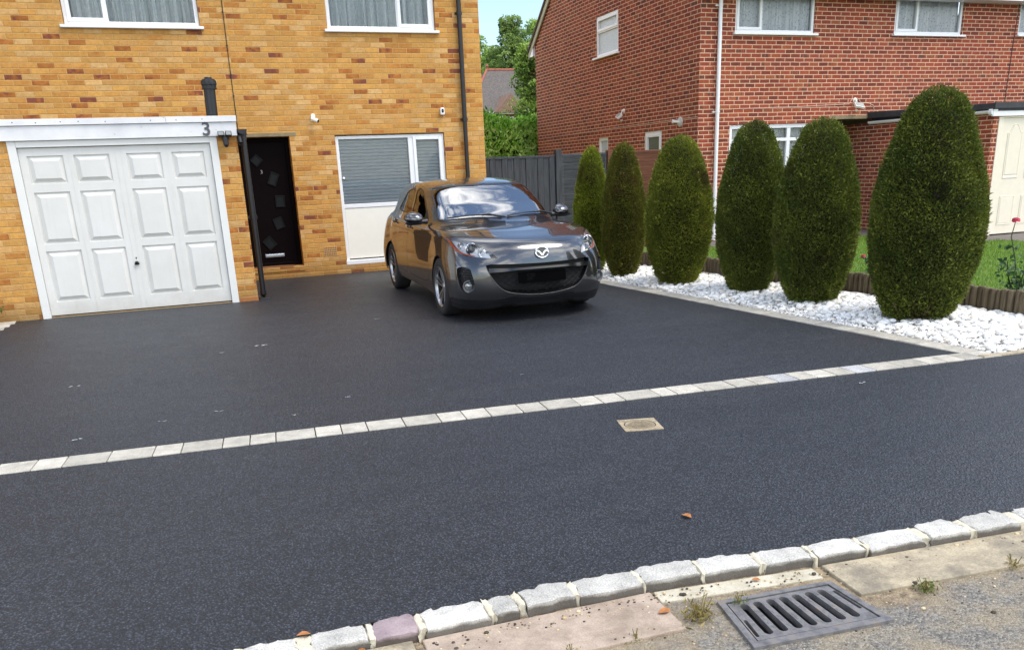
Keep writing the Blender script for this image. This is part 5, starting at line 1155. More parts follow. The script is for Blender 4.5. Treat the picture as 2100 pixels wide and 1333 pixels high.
    b = MB(); pl_ = [uv_of(*p) for p in ((.50, .985), (.33, 1.115), (.33, .985))]; a_ = np.array(pl_); P, N = car_eval(a_[:, 0], a_[:, 1]); b.add([tuple((p + n_ * NSGN * d) * np.array([1, sg, 1])) for d in (.004, -.01) for p, n_ in zip(P, N)], [(0, 1, 2), (5, 4, 3), (0, 3, 4, 1), (1, 4, 5, 2), (2, 5, 3, 0)]); b.build('mirror_sail', BLACKP, mi_)
# wipers
for y0_, y1_, xa in ((-.60, -.02, .0), (.05, .66, .0)):
    b = MB(); pu = []
    for k in range(9):
        t = k / 8; y = y0_ + (y1_ - y0_) * t; u, v = uv_of(0, 1.012 + .035 * math.sin(math.pi * min(1, t * 1.0)) * .6, abs(y)); P, N = car_eval(np.array([u]), np.array([v])); q = P[0] + N[0] * NSGN * .014; pu.append((q[0], math.copysign(q[1], y), q[2]))
    b.tube(pu, .008, 6); e_ = pu[-1]; b.tube([pu[5], (pu[6][0] + .03, pu[6][1], pu[6][2] + .010), (e_[0] + .075, e_[1] + .02, e_[2] - .012)], .011, 8); b.build('wiper', BLACKP, CAR, smooth=60)
b = MB()   # cowl panel between bonnet and glass
for sg in (1, -1):
    us = np.linspace(0, .80, 20); P, N = car_eval(us, np.full(20, 1.186)); P2, N2 = car_eval(us, np.full(20, 1.232)); m_ = np.array([1, sg, 1]); b.add([tuple((p - n_ * NSGN * .004) * m_) for p, n_ in zip(P, N)] + [tuple((p - n_ * NSGN * .002) * m_) for p, n_ in zip(P2, N2)], [(i, i + 1, 20 + i + 1, 20 + i) for i in range(19)])
b.build('cowl', BLACKP, CAR, smooth=60)
# wheels
def wheel(cx, sg):
    c = (cx, sg * .775, .316); b = MB(); b.lathe([(.0, .0), (.145, .0), (.145, -.02), (.05, -.06), (0, -.06)], n=24, axis='y', c=(cx, sg * .80, .316), M=Matrix.Diagonal((1, sg, 1, 1))); w = b.build('wheel', plain("brake_disc", (.08, .08, .08, 1), .4, .8) if 'brake_disc' not in D.materials else D.materials['brake_disc'], CAR, smooth=40)
    b = MB(); pr = [(.222, -.095), (.245, -.102), (.285, -.104), (.306, -.092), (.3155, -.070), (.3165, -.04), (.3165, .04), (.3155, .070), (.306, .092), (.285, .104), (.245, .102), (.222, .095)]; b.lathe(pr, c=c, n=64, axis='y', M=Matrix.Diagonal((1, sg, 1, 1)))
    b.build('tyre', RUBBER, w, smooth=40)
    b = MB(); b.lathe([(.225, .099), (.221, .101), (.213, .094), (.206, .070)], c=c, n=64, axis='y', M=Matrix.Diagonal((1, sg, 1, 1)))
    b.lathe([(0, .066), (.026, .066), (.034, .060), (.058, .050), (.060, .02)], c=c, n=32, axis='y', M=Matrix.Diagonal((1, sg, 1, 1)))
    for k in range(10):
        a = 2 * math.pi * (k // 2) / 5 + (.155 if k % 2 else -.155) + .3; ai = 2 * math.pi * (k // 2) / 5 + (.36 if k % 2 else -.36) * .8 + .3; vs = []
        for r_, aa, w_, h_ in ((.045, ai, .012, .056), (.12, (a + ai) / 2 * 1.0, .0085, .072), (.214, a, .011, .088)):
            d = Vector((math.cos(aa), 0, math.sin(aa))); t = Vector((-math.sin(aa), 0, math.cos(aa)))
            for w2, h2 in ((-w_, h_ - .022), (-w_ * .75, h_), (w_ * .75, h_), (w_, h_ - .022)): q = d * r_ + t * w2; vs.append((c[0] + q.x, c[1] + sg * h2, c[2] + q.z))
        b.add(vs, [(4 * i + j, 4 * i + j + 1, 4 * i + 5 + j, 4 * i + 4 + j) for i in range(2) for j in range(3)])
    rm_ = b.build('rim', SILVER, w, smooth=40)
    b = MB(); b.lathe([(.206, .071), (.196, -.09), (.0, -.09)], c=c, n=48, axis='y', M=Matrix.Diagonal((1, sg, 1, 1))); b.build('rim_barrel', DARK, w, smooth=40)
    b = MB(); b.lathe([(0, .0675), (.022, .0675), (.024, .066)], c=c, n=20, axis='y', M=Matrix.Diagonal((1, sg, 1, 1)))
    for k in range(5): a = 2 * math.pi * k / 5; b.lathe([(0, .054), (.008, .054), (.009, .046)], c=(c[0] + .043 * math.cos(a), c[1], c[2] + .043 * math.sin(a)), n=8, axis='y', M=Matrix.Diagonal((1, sg, 1, 1)))
    b.build('hub_cap', GREYP, w, smooth=40)
for cx in (1.32, -1.32):
    for sg in (-1, 1): wheel(cx, sg)
# arches, floor and cabin
b = MB()
for cx in (1.32, -1.32):
    for sg in (1, -1):
        n = 20; vs = []
        for k in range(n + 1):
            a = R(-25) + R(230) * k / n; x, z = cx + (WR + .012) * math.cos(a), .315 + (WR + .012) * math.sin(a)
            for y in (.855, .60): vs.append((x, sg * y, z))
        b.add(vs, [(2 * i, 2 * i + 1, 2 * i + 3, 2 * i + 2) for i in range(n)])
        b.add([(cx - WR, sg * .6, .17), (cx + WR, sg * .6, .17), (cx + WR, sg * .6, .66), (cx - WR, sg * .6, .66)], [(0, 1, 2, 3)])
b.box(-2.05, 2.0, -.60, .60, .17, .24); b.box(-.93, .93, -.80, .80, .19, .25); b.box(-2.05, -1.7, -.70, .70, .24, .85); b.box(1.72, 2.02, -.6, .6, .22, .5)
b.build('chassis', DARK, CAR)
b = MB(); n = 12
us = np.linspace(0, .80, n); P, N = car_eval(us, np.full(n, 1.205))
for sg in (1, -1): b.add([(p[0] + .01, sg * p[1] * .98, p[2] - .03) for p in P] + [(p[0] - .38, sg * p[1] * .94, p[2] - .02) for p in P] + [(p[0] - .50, sg * p[1] * .94, p[2] - .30) for p in P], [(k * n + i, k * n + i + 1, k * n + n + i + 1, k * n + n + i) for k in range(2) for i in range(n - 1)])
b.build('dashboard', plain("dashboard_plastic", (.03, .031, .034, 1), .7), CAR, smooth=50)
for y in (-.36, .36):
    b = MB(); b.box(-.50, .05, y - .24, y + .24, .35, .52); b.box(-.12, .10, -.24, .24, 0, .60, Matrix.Translation((-.50, y, .48)) @ Matrix.Rotation(R(-16), 4, 'Y')); b.box(-.06, .05, -.12, .12, .64, .82, Matrix.Translation((-.50, y, .48)) @ Matrix.Rotation(R(-14), 4, 'Y')); b.build('seat', SEATM, CAR, bevel=.04, seg=3)
b = MB(); b.box(-1.38, -1.22, -.60, .60, .45, 1.05); b.box(-1.32, -1.22, -.45, -.22, 1.06, 1.2); b.box(-1.32, -1.22, .22, .45, 1.06, 1.2); b.build('rear_seat', SEATM, CAR, bevel=.03)
b = MB(); sw_ = [Vector((.30 + .06 * math.sin(a), -.36 + .18 * math.cos(a), .90 + .16 * math.sin(a))) for a in [2 * math.pi * k / 28 for k in range(29)]]; b.tube(sw_, .014, 8, cap=False); b.box(.29, .34, -.46, -.26, .86, .92); b.build('steering_wheel', BLACKP, CAR, smooth=50)
b = MB(); b.box(.20, .22, -.11, .11, 1.27, 1.32); b.tube([(.24, 0, 1.36), (.21, 0, 1.30)], .008, 6); b.build('rear_view_mirror', BLACKP, CAR, bevel=.006)

# ------------------------------------------------------------------ clipped conifers
def unit(v): return v / (np.linalg.norm(v, axis=-1, keepdims=True) + 1e-9)
def sprays(C, Nrm, size, rng, updir=.35, spread=.55, k=3, aspect=.30):
    """k slender pointed leaflets at every centre, fanned round an outward axis"""
    n = len(C); ax = unit(Nrm + np.array([0, 0, updir]) + rng.normal(0, spread, (n, 3))); Vs = []; Fs = []
    side = unit(np.cross(ax, rng.normal(0, 1, (n, 3)))); b0 = 0
    for j in range(k):
        a = (j - (k - 1) / 2) * .55 + rng.normal(0, .15, (n, 1)); d = ax * np.cos(a) + side * np.sin(a); w = unit(np.cross(d, rng.normal(0, 1, (n, 3)) * .5 + np.cross(ax, side)))
        L = size * rng.uniform(.6, 1.15, (n, 1)) * (1 - .2 * abs(j - (k - 1) / 2)); p0 = C - d * L * .25; m_ = C + d * L * .3
        q = np.stack([p0, m_ + w * L * aspect * .5, C + d * L * .85, m_ - w * L * aspect * .5], 1).reshape(-1, 3); Vs.append(q)
        Fs.append(np.arange(n * 4).reshape(n, 4) + b0); b0 += n * 4
    return np.concatenate(Vs), np.concatenate(Fs)
def topiary(c, r, h, mat, label, seed, lean=(0, 0), dens_=21000, hole=None, base=1.):
    rng = np.random.default_rng(seed); t = thing('clipped_conifer', (c[0], c[1], 0), label, 'conifer', 'clipped conifers in the white pebble bed')
    zz = np.linspace(0, 1, 60)
    def prof(s):   # radius at relative height s
        return r * np.interp(s, [0, .015, .045, .09, .15, .24, .34, .45, .57, .69, .80, .89, .945, .975, .992, 1], [.36, .46, .57, .68, .785, .90, .97, 1., .955, .845, .705, .56, .43, .30, .165, .0])
    ph = rng.uniform(0, 6, 6)
    def wob(a, s): return 1 + .022 * np.sin(2 * a + ph[0] + 3 * s) + .015 * np.sin(5 * a + ph[1] - 7 * s) + .010 * np.sin(9 * a + ph[2] + 15 * s)
    def surf(a, s, k=1.):
        R_ = prof(s) * wob(a, s) * k; z0_ = .012
        return np.stack([c[0] + lean[0] * s + R_ * np.cos(a), c[1] + lean[1] * s + R_ * np.sin(a), z0_ + s * (h - z0_)], -1)
    area = 2 * math.pi * r * .78 * h; n = int(area * dens_)
    s = rng.uniform(0, 1, n * 2); keep = rng.uniform(0, 1, n * 2) < np.maximum(prof(s) / r, .16) * np.clip(1.6 - s / .2, 1, 2); s = s[keep][:n]; s = 1 - (1 - s) ** 1.0; a = rng.uniform(0, 2 * math.pi, len(s))
    e = .01; P = surf(a, s); Ta = surf(a + e, s) - P; Ts = surf(a, np.clip(s + e, 0, 1)) - P; N = unit(np.cross(Ta, Ts)); N = np.where(np.isfinite(N), N, 0)
    lump = np.sin(P[:, 0] * 23 + ph[3]) * np.sin(P[:, 2] * 19 + ph[4]) * np.sin(P[:, 1] * 21 + ph[5])
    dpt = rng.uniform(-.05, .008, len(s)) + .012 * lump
    if hole is not None:
        dh = np.sqrt(((P - np.array(hole[:3])) ** 2).sum(-1)); dpt = dpt - np.clip(1 - dh / hole[3], 0, 1) * hole[4]
    C = P + N * dpt[:, None]
    v1, f1 = sprays(C, N, .021, rng, .5, .6, 3, .42)
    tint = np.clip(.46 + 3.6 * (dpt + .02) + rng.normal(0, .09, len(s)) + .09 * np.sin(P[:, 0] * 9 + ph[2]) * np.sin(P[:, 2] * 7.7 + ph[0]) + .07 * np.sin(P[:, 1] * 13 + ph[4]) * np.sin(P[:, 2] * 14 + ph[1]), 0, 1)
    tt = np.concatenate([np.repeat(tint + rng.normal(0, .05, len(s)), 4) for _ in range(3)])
    # stray longer shoots at the foot and the outline
    n2 = int(n * .02); i2 = rng.choice(len(s), n2, p=(lambda w: w / w.sum())(np.where(s < .12, 5., 1.))); v2, f2 = sprays(P[i2] + N[i2] * .012, N[i2], .045, rng, .8, .5, 2, .2); t2 = np.concatenate([np.repeat(np.clip(tint[i2] + .25, 0, 1), 4)] * 2)
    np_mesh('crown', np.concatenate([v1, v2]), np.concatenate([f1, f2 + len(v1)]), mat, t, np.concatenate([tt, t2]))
    b = MB(); b.lathe([(max(.01, float(prof(np.array([q]))[0]) - .10), .02 + q * (h - .06)) for q in np.linspace(.02, 1, 16)] + [(0, h - .10)], n=18); b.v = [(p[0] + c[0] + lean[0] * p[2] / h, p[1] + c[1] + lean[1] * p[2] / h, p[2]) for p in b.v]; b.build('inner_growth', plain("dark_inner_growth", srgb(36, 34, 18), .95, var=.35, scale=20), t, smooth=60)
    b = MB(); b.tube([(c[0], c[1], -.02), (c[0] + .01, c[1], .12), (c[0], c[1] + .01, .4)], .05, 10, rs=[.065, .05, .04])
    for k in range(7):
        a = 2 * math.pi * k / 7 + seed; b.tube([(c[0], c[1], .06), (c[0] + .5 * r * math.cos(a), c[1] + .5 * r * math.sin(a), .10), (c[0] + .72 * r * math.cos(a), c[1] + .72 * r * math.sin(a), .20)], .012, 6, rs=[.016, .011, .005])
    b.build('trunk', BARK, t, smooth=50)
topiary((7.542, -2.736), .262, 1.795, TOPI[0], 'lime green clipped conifer, farthest of the six, half hidden by its browner neighbour', 1)
topiary((7.713, -3.41), .304, 1.816, TOPI[1], 'narrow brown-patched clipped conifer beside the car, second farthest of the row', 2)
topiary((7.882, -4.595), .418, 1.852, TOPI[2], 'clipped conifer standing in front of the white downpipe of the red house', 3)
topiary((8.168, -5.723), .400, 1.943, TOPI[3], 'dark conifer before the left end of the lower window of the red house', 4)
topiary((8.236, -6.761), .434, 1.897, TOPI[3], 'clipped conifer with an orange fleck near its right shoulder, second nearest of the row', 5)
topiary((8.352, -8.099), .482, 2.063, TOPI[3], 'biggest and nearest clipped conifer, with a dark bare hole in its front', 6, dens_=21000, hole=(8.06, -8.47, 1.19, .12, .14))

# ------------------------------------------------------------------ white pebbles
def ico(sub_=2):
    b = bmesh.new(); bmesh.ops.create_icosphere(b, subdivisions=sub_, radius=1.); v = np.array([p.co[:] for p in b.verts]); f = np.array([[q.index for q in p.verts] for p in b.faces]); b.free(); return v, f
IV, IF = ico()
IV1, IF1 = ico(1)
def pebbles(n, region, rng, big):
    Vs, Fs, Ts = [], [], []; placed = 0; b0 = 0
    while placed < n:
        y = rng.uniform(-9.46, -.5); x = rng.uniform(7.0, 9.2)
        xa = ex(y) + W_ + .012; xb = lx(y) - .03
        if not (xa < x < xb): continue
        f = (x - xa) / max(.05, xb - xa)
        near = min(math.hypot(x - q[0], y - q[1]) for q in ((7.56, -2.71), (7.75, -3.42), (7.88, -4.6), (8.13, -5.71), (8.29, -6.82), (8.4, -8.15)))
        if near < .10: continue
        pb = .10 + .55 * f ** 1.5
        isb = rng.uniform() < pb * big
        s = rng.uniform(.019, .038) if isb else rng.uniform(.007, .016)
        iv, if_ = (IV, IF) if isb else (IV1, IF1)
        z = .006 + .030 * math.sin(math.pi * min(1, f * .62)) ** 1.2 * (1 if xb - xa > .6 else .6) + (.014 * rng.uniform() if not isb else .018 + .016 * rng.uniform()) - .008
        M_ = Matrix.Rotation(rng.uniform(0, 6.28), 3, 'Z') @ Matrix.Rotation(rng.normal(0, .28), 3, 'X') @ Matrix.Diagonal((s * rng.uniform(1.0, 1.45), s * rng.uniform(.8, 1.0), s * rng.uniform(.55, .8)))
        q = iv * (1 + .07 * np.sin(iv[:, [1, 2, 0]] * 2.3 + rng.uniform(0, 6, 3)))
        v = q @ np.array(M_).T + np.array([x, y, z]); Vs.append(v); Fs.append(if_ + b0); b0 += len(iv); Ts.append(np.full(len(iv), np.clip(rng.beta(1.5, 1.3), 0, 1))); placed += 1
    return np.concatenate(Vs), np.concatenate(Fs), np.concatenate(Ts)
v, f, tt = pebbles(24000, None, np.random.default_rng(5), .55)
tag(np_mesh('white_pebbles', v, f, PEBBLE, None, tt, (8, -5, 0), True), 'white pebbles and cobbles around the clipped conifers', 'pebbles', kind='stuff')

# ------------------------------------------------------------------ log edging, lawn, rose
b = MB(); y = -1.3; r_ = random.Random(4)
while y > -9.5:
    x = lx(y) + .0; rr = r_.uniform(.030, .037); h = .27 + r_.uniform(-.012, .012)
    b.lathe([(rr, -.1), (rr, h - .008), (rr * .85, h), (0, h + .004)], (x + r_.uniform(-.006, .006), y, 0), 12); y -= rr * 1.95
tag(b.build('log_edging', LOGW, smooth=40), 'low edging of upright weathered logs between pebbles and lawn', 'edging')
def blades(n, rng, box, h, ok):
    x = rng.uniform(box[0], box[1], n); y = rng.uniform(box[2], box[3], n); m_ = ok(x, y); x, y = x[m_], y[m_]; n = len(x)
    a = rng.uniform(0, 6.28, n); L = rng.uniform(.5, 1.2, n) * h; w = .004; d = np.stack([np.cos(a), np.sin(a)], -1); ln = rng.normal(0, .35, (n, 2)) * L[:, None]
    p = np.stack([x, y], -1); z = np.full(n, .028)
    V = np.stack([np.c_[p - d * w, z], np.c_[p + d * w, z], np.c_[p + ln, z + L]], 1).reshape(-1, 3)
    return V, np.arange(n * 3).reshape(n, 3), np.repeat(np.clip(rng.normal(.5, .2, n), 0, 1), 3)
GRASSM = foliage("grass_blade", [(0, srgb(70, 98, 26)), (.5, srgb(112, 150, 44)), (1, srgb(164, 190, 84))], .6, .35)
rng = np.random.default_rng(21)
v, f, tt = blades(60000, rng, (8.8, 15.1, -9.8, -.9), .05, lambda x, y: (x > np.where(y > -8, 8.66 + .135 * (-4.35 - y), 9.15)) & ~((x > 11) & (x < 14.2) & (y > -.9)) & ~((x > 14.2) & (y > -3.2)))
tag(np_mesh('lawn_grass', v, f, GRASSM, None, tt, (11, -6, 0)), 'green lawn grass behind the log edging', 'grass', kind='stuff')
LEAFM = foliage("rose_leaf", [(0, srgb(44, 66, 44)), (.5, srgb(66, 96, 60)), (1, srgb(112, 138, 96))], .35, .25)
def leafcloud(C, Nrm, L, asp, rng, fold=.2, jit=.5):
    n = len(C); d = unit(rng.normal(0, 1, (n, 3)) * jit + Nrm); w = unit(np.cross(d, rng.normal(0, 1, (n, 3)) + np.array([0, 0, .4]))); up_ = np.cross(w, d); l = L * rng.uniform(.6, 1.15, (n, 1))
    base = C - d * l * .5; tip = C + d * l * .5; ml = C - w * l * asp * .5 + up_ * l * fold * asp - d * l * .05; mr = C + w * l * asp * .5 + up_ * l * fold * asp - d * l * .05
    V = np.stack([base, mr, tip, ml], 1).reshape(-1, 3); i = np.arange(n)[:, None] * 4
    return V, np.concatenate([i + np.array([0, 1, 2]), i + np.array([0, 2, 3])])
def rose_bush(c, h, label, seed, flowers, nl, fr):
    rng = np.random.default_rng(seed); t = thing('rose_bush', (c[0], c[1], .03), label, 'rose bush', 'rose bushes on the lawn'); b = MB(); tips = []
    for k in range(6):
        a = rng.uniform(0, 6.28); q = [(c[0], c[1], .03)]; r0 = rng.uniform(.03, .20)
        for j in range(1, 6): q.append((c[0] + math.cos(a) * r0 * j / 4 + rng.normal(0, .012), c[1] + math.sin(a) * r0 * j / 4 + rng.normal(0, .012), .03 + (h - .03) * j / 5 * (1 if k < len(flowers) else rng.uniform(.55, .9))))
        if k < len(flowers): q = [(p[0] + (flowers[k][0] - q[-1][0]) * i / 5, p[1] + (flowers[k][1] - q[-1][1]) * i / 5, p[2] + (flowers[k][2] - q[-1][2]) * i / 5) for i, p in enumerate(q)]
        b.tube(q, .006, 6, rs=[.010, .009, .007, .006, .005, .004]); tips.append(np.array(q))
    b.build('stem', plain("rose_stem", srgb(60, 72, 40), .7, var=.2), t, smooth=60)
    A_ = np.concatenate([tp[rng.integers(1, 6, nl)] for tp in tips]); C = A_ + rng.normal(0, .05, A_.shape); C[:, 2] = np.clip(C[:, 2], .08, h * .93)
    v, f = leafcloud(C, rng.normal(0, .6, C.shape) + np.array([0, 0, .2]), .062, .6, rng, .15, .7); np_mesh('leaves', v, f, LEAFM, t, np.repeat(np.clip(rng.normal(.5, .25, len(C)), 0, 1), 4))
    for fx, fy, fz in flowers:
        b = MB()
        for k in range(26):
            el = (k / 26) ** .8; a = k * 2.4; r0 = fr * (.15 + .85 * el); th_ = R(78 - 88 * el); d = Vector((math.cos(a) * math.cos(th_), math.sin(a) * math.cos(th_), math.sin(th_))); s_ = d.cross(Vector((0, 0, 1))).normalized() if abs(d.z) < .98 else Vector((1, 0, 0)); p = Vector((fx, fy, fz)) + d * r0 * .7; u_ = s_.cross(d); w_ = fr * .45
            b.add([p - s_ * w_ * .6 - u_ * w_ * .5, p + s_ * w_ * .6 - u_ * w_ * .5, p + s_ * w_ + u_ * w_ * .5 - d * w_ * .2, p + u_ * w_ * .75, p - s_ * w_ + u_ * w_ * .5 - d * w_ * .2], [(0, 1, 2, 3, 4)])
        b.build('flower', plain("pink_rose_petal", srgb(206, 62, 92), .6, var=.3, scale=30) if 'pink_rose_petal' not in D.materials else D.materials['pink_rose_petal'], t, fix=False)
RX = 9.75
rose_bush((9.82, -7.95), .62, 'rose bush with one pink bloom at the right picture edge', 3, [(9.75, -7.87, .84)], 40, .055)
rose_bush((10.3, -5.4), .26, 'small rose bush with a pale pink bloom, glimpsed between the two nearest conifers', 9, [(10.3, -5.25, .25)], 14, .045)

# ------------------------------------------------------------------ laurel hedge, trees and a house beyond the fence
def hedge():
    rng = np.random.default_rng(31); t = thing('laurel_hedge', (10.6, 9.6, 0), 'bright green laurel hedge behind the dark grey fence', 'hedge')
    n = 15000; x = rng.uniform(6.6, 13.5, n); face = rng.uniform(0, 1, n); lump = lambda x, z: .22 * np.sin(x * 2.1 + 1) + .16 * np.sin(x * 4.7 + z * 2.3) + .10 * np.sin(z * 5.1 + x * 1.3)
    top = 2.92 + .12 * np.sin(x * 2.7) + .08 * np.sin(x * 6.1 + 2); z = np.where(face < .72, rng.uniform(.9, 1, n) * 0 + rng.uniform(.8, 1.0, n) * 0 + rng.uniform(1.2, 3.0, n), top); z = np.minimum(z, top); y = np.where(face < .72, 9.0 + lump(x, z) + np.clip(z - 2.5, 0, 1) * .5, rng.uniform(9.2, 10.6, n)) + rng.uniform(-.10, .22, n)
    C = np.stack([x, y, z + rng.normal(0, .05, n)], -1); N = np.where((face < .72)[:, None], np.array([.1, -.5, .75]), np.array([0, -.15, 1.])); v, f = leafcloud(C, N + rng.normal(0, .5, (n, 3)), .15, .42, rng, .25, .4)
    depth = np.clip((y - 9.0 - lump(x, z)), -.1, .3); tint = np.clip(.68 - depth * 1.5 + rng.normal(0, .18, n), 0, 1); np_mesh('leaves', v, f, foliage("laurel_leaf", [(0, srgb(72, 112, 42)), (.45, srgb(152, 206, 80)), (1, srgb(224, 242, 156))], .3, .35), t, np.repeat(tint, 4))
    b = MB(); b.box(6.5, 13.6, 9.45, 10.3, 0, 2.6); b.build('inner_growth', plain("dark_hedge_inside", srgb(30, 42, 16), .95, var=.4), t)
    b = MB()
    for k in range(9): b.tube([(6.9 + .8 * k, 9.7, 0), (6.9 + .8 * k, 9.6, .9)], .035, 6)
    b.build('stem', BARK, t)
hedge()
def tree(name, c, h, rad, label, mat, seed, n, lsize, trunk_h=.25, blobs=14, droop=0., shape='round', zlo=.2):
    rng = np.random.default_rng(seed); t = thing(name, (c[0], c[1], 0), label, 'tree', 'trees beyond the gardens'); B = []
    for k in range(blobs):
        s = rng.uniform(0, 1); env = {'round': math.sin(math.pi * (.12 + .82 * s)) ** .7, 'column': (1 - s) ** .55 * .95 + .08}[shape]; a = rng.uniform(0, 6.28); q = rng.uniform(.2, .92)
        B.append((c[0] + rad * env * q * math.cos(a), c[1] + rad * env * q * math.sin(a), h * (zlo + (.93 - zlo) * s), rad * rng.uniform(.20, .38) * (.5 + .5 * env)))
    B = np.array(B); k = rng.integers(0, blobs, n); d = unit(rng.normal(0, 1, (n, 3))); rr = rng.uniform(.55, 1.05, n) ** .6; sq = np.array([1, 1, .8])
    C = B[k, :3] + d * sq * (B[k, 3] * rr)[:, None]; N = d + np.array([0, 0, .25 - droop])
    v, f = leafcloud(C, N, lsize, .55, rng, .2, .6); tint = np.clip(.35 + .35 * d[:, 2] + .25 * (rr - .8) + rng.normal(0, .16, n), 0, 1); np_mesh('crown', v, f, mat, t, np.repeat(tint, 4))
    b = MB(); b.tube([(c[0], c[1], -.1), (c[0] + .1, c[1], h * .3), (c[0], c[1] + .1, h * .62), (c[0] + .05, c[1], h * .85)], .2, 8, rs=[h * .022, h * .017, h * .010, h * .003])
    for q in B[::2]: b.tube([(c[0], c[1], q[2] * .62), tuple((np.array([c[0], c[1], q[2] * .85]) + q[:3]) / 2), tuple(q[:3])], .05, 5, rs=[h * .008, h * .006, h * .002])
    b.build('trunk', BARK, t, smooth=60)
TM1 = foliage("broadleaf_dark", [(0, srgb(76, 98, 54)), (.5, srgb(130, 156, 82)), (1, srgb(190, 210, 126))], .5, .3)
TM2 = foliage("broadleaf_mid", [(0, srgb(90, 116, 62)), (.5, srgb(148, 178, 92)), (1, srgb(204, 224, 140))], .5, .3)
TM3 = foliage("broadleaf_olive", [(0, srgb(70, 94, 42)), (.5, srgb(128, 160, 70)), (1, srgb(206, 220, 120))], .5, .3)
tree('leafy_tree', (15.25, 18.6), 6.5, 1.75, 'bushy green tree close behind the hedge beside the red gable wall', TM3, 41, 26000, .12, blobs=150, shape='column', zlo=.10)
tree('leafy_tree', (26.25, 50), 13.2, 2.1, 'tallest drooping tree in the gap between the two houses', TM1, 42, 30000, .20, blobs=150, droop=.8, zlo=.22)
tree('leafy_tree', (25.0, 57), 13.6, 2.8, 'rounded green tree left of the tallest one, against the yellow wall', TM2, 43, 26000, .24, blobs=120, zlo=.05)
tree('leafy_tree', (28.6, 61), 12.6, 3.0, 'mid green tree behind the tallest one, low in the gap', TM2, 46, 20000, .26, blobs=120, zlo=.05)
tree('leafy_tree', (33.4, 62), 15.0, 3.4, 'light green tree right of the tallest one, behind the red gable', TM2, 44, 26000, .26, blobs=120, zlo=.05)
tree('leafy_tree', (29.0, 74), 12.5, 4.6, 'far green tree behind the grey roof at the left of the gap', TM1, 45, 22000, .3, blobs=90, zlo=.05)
t_ = thing('brick_house', (22., 38., 0), 'distant house with a grey tiled hipped roof and red ridge tiles', 'house')
GT = plain("grey_roof_tile", srgb(96, 90, 86), .9, var=.34, scale=9, bump=.5, bscale=14); RT = plain("red_ridge_tile", srgb(158, 92, 74), .8, var=.25, scale=6)
rx0, rx1, ry0, ry1, ze, zr = 18.2, 27.0, 36.5, 45.5, 4.95, 7.72
b = MB(); b.box(rx0 + .35, rx1 - .35, ry0 + .35, ry1 - .35, -.1, ze); b.build('wall', RB, t_)
b = MB(); ym = (ry0 + ry1) / 2; hip = 2.6; pv = [(rx0, ry0, ze), (rx1, ry0, ze), (rx1, ry1, ze), (rx0, ry1, ze), (rx0 + hip - .0, ym - .6, zr), (rx1 - hip, ym - .6, zr)]
b.add(pv, [(0, 1, 5, 4), (1, 2, 5), (2, 3, 4, 5), (3, 0, 4), (0, 3, 2, 1)])
rf = b.build('roof', GT, t_)
b = MB(); b.tube([(rx0 + hip, ym - .6, zr + .02), (rx1 - hip, ym - .6, zr + .02)], .08, 8); b.tube([(rx0, ry0, ze + .02), (rx0 + hip, ym - .6, zr + .02)], .07, 8); b.lathe([(.06, 0), (.05, .12), (.10, .2), (0, .34)], (rx0 + hip + .05, ym - .6, zr + .05), 10); b.build('ridge_tile', RT, rf, smooth=40)
b = MB(); b.add([(19.75, 36.1, 4.9), (21.9, 36.1, 4.9), (20.8, 36.1, 5.95), (19.75, 40, 4.9), (21.9, 40, 4.9), (20.8, 40, 5.95)], [(0, 1, 2), (5, 4, 3), (0, 2, 5, 3), (1, 4, 5, 2), (0, 3, 4, 1)]); b.build('dormer', plain('brown_gable', srgb(132, 104, 88), .85, var=.2), t_)
b = MB(); b.box(rx0 - .02, rx1, ry0 - .06, ry0 + .0, ze - .14, ze + .02); b.build('gutter', UPVC, t_)
b = MB(); b.frame(20.3, 22.3, 3.3, 4.7, .12, ry0 + .28, ry0 + .34); w_ = b.build('window', UPVC, t_); b = MB(); b.quad((20.4, ry0 + .31, 3.4), (22.2, ry0 + .31, 3.4), (22.2, ry0 + .31, 4.6), (20.4, ry0 + .31, 4.6)); b.build('pane', DARK, w_)

# ------------------------------------------------------------------ small things on the ground
def tuft(name, label, c, seed, n, L, mat, up_=1.2, cat='weed'):
    rng = np.random.default_rng(seed); t = thing(name, (c[0], c[1], c[2]), label, cat, 'weeds in the road gutter'); C = np.array(c) + np.c_[rng.normal(0, L * .45, n), rng.normal(0, L * .35, n), np.abs(rng.normal(0, L * .3, n))]
    v, f = leafcloud(C, rng.normal(0, .7, (n, 3)) + np.array([0, 0, up_]), L * .42, .24, rng, .2, .5); np_mesh('leaves', v, f, mat, t, np.repeat(np.clip(rng.normal(.5, .25, n), 0, 1), 4))
    b = MB()
    for k in range(5): a = rng.uniform(0, 6.28); b.tube([c, (c[0] + .3 * L * math.cos(a), c[1] + .3 * L * math.sin(a), c[2] + .4 * L), (c[0] + .6 * L * math.cos(a), c[1] + .5 * L * math.sin(a), c[2] + L)], .002, 4)
    b.build('stem', plain("dry_stem", srgb(130, 118, 70), .8) if 'dry_stem' not in D.materials else D.materials['dry_stem'], t)
WEED = foliage("weed_leaf", [(0, srgb(70, 84, 40)), (.5, srgb(104, 122, 62)), (1, srgb(164, 156, 96))], .7, .3)
DRY = foliage("dry_weed", [(0, srgb(92, 86, 46)), (.5, srgb(138, 124, 74)), (1, srgb(186, 166, 106))], .8, .3)
tuft('weed_tuft', 'dry grassy weed between the pinkish slab and the drain grate', (3.62, -11.82, -.045), 1, 150, .075, DRY, 1.0)
tuft('weed_tuft', 'green weed with a tall sprig right of the drain grate', (4.49, -12.0, -.05), 2, 110, .055, WEED, 1.0)
tuft('weed_tuft', 'small flat green weed at the front edge of the pinkish slab', (3.34, -11.86, -.05), 3, 50, .035, WEED, .6)
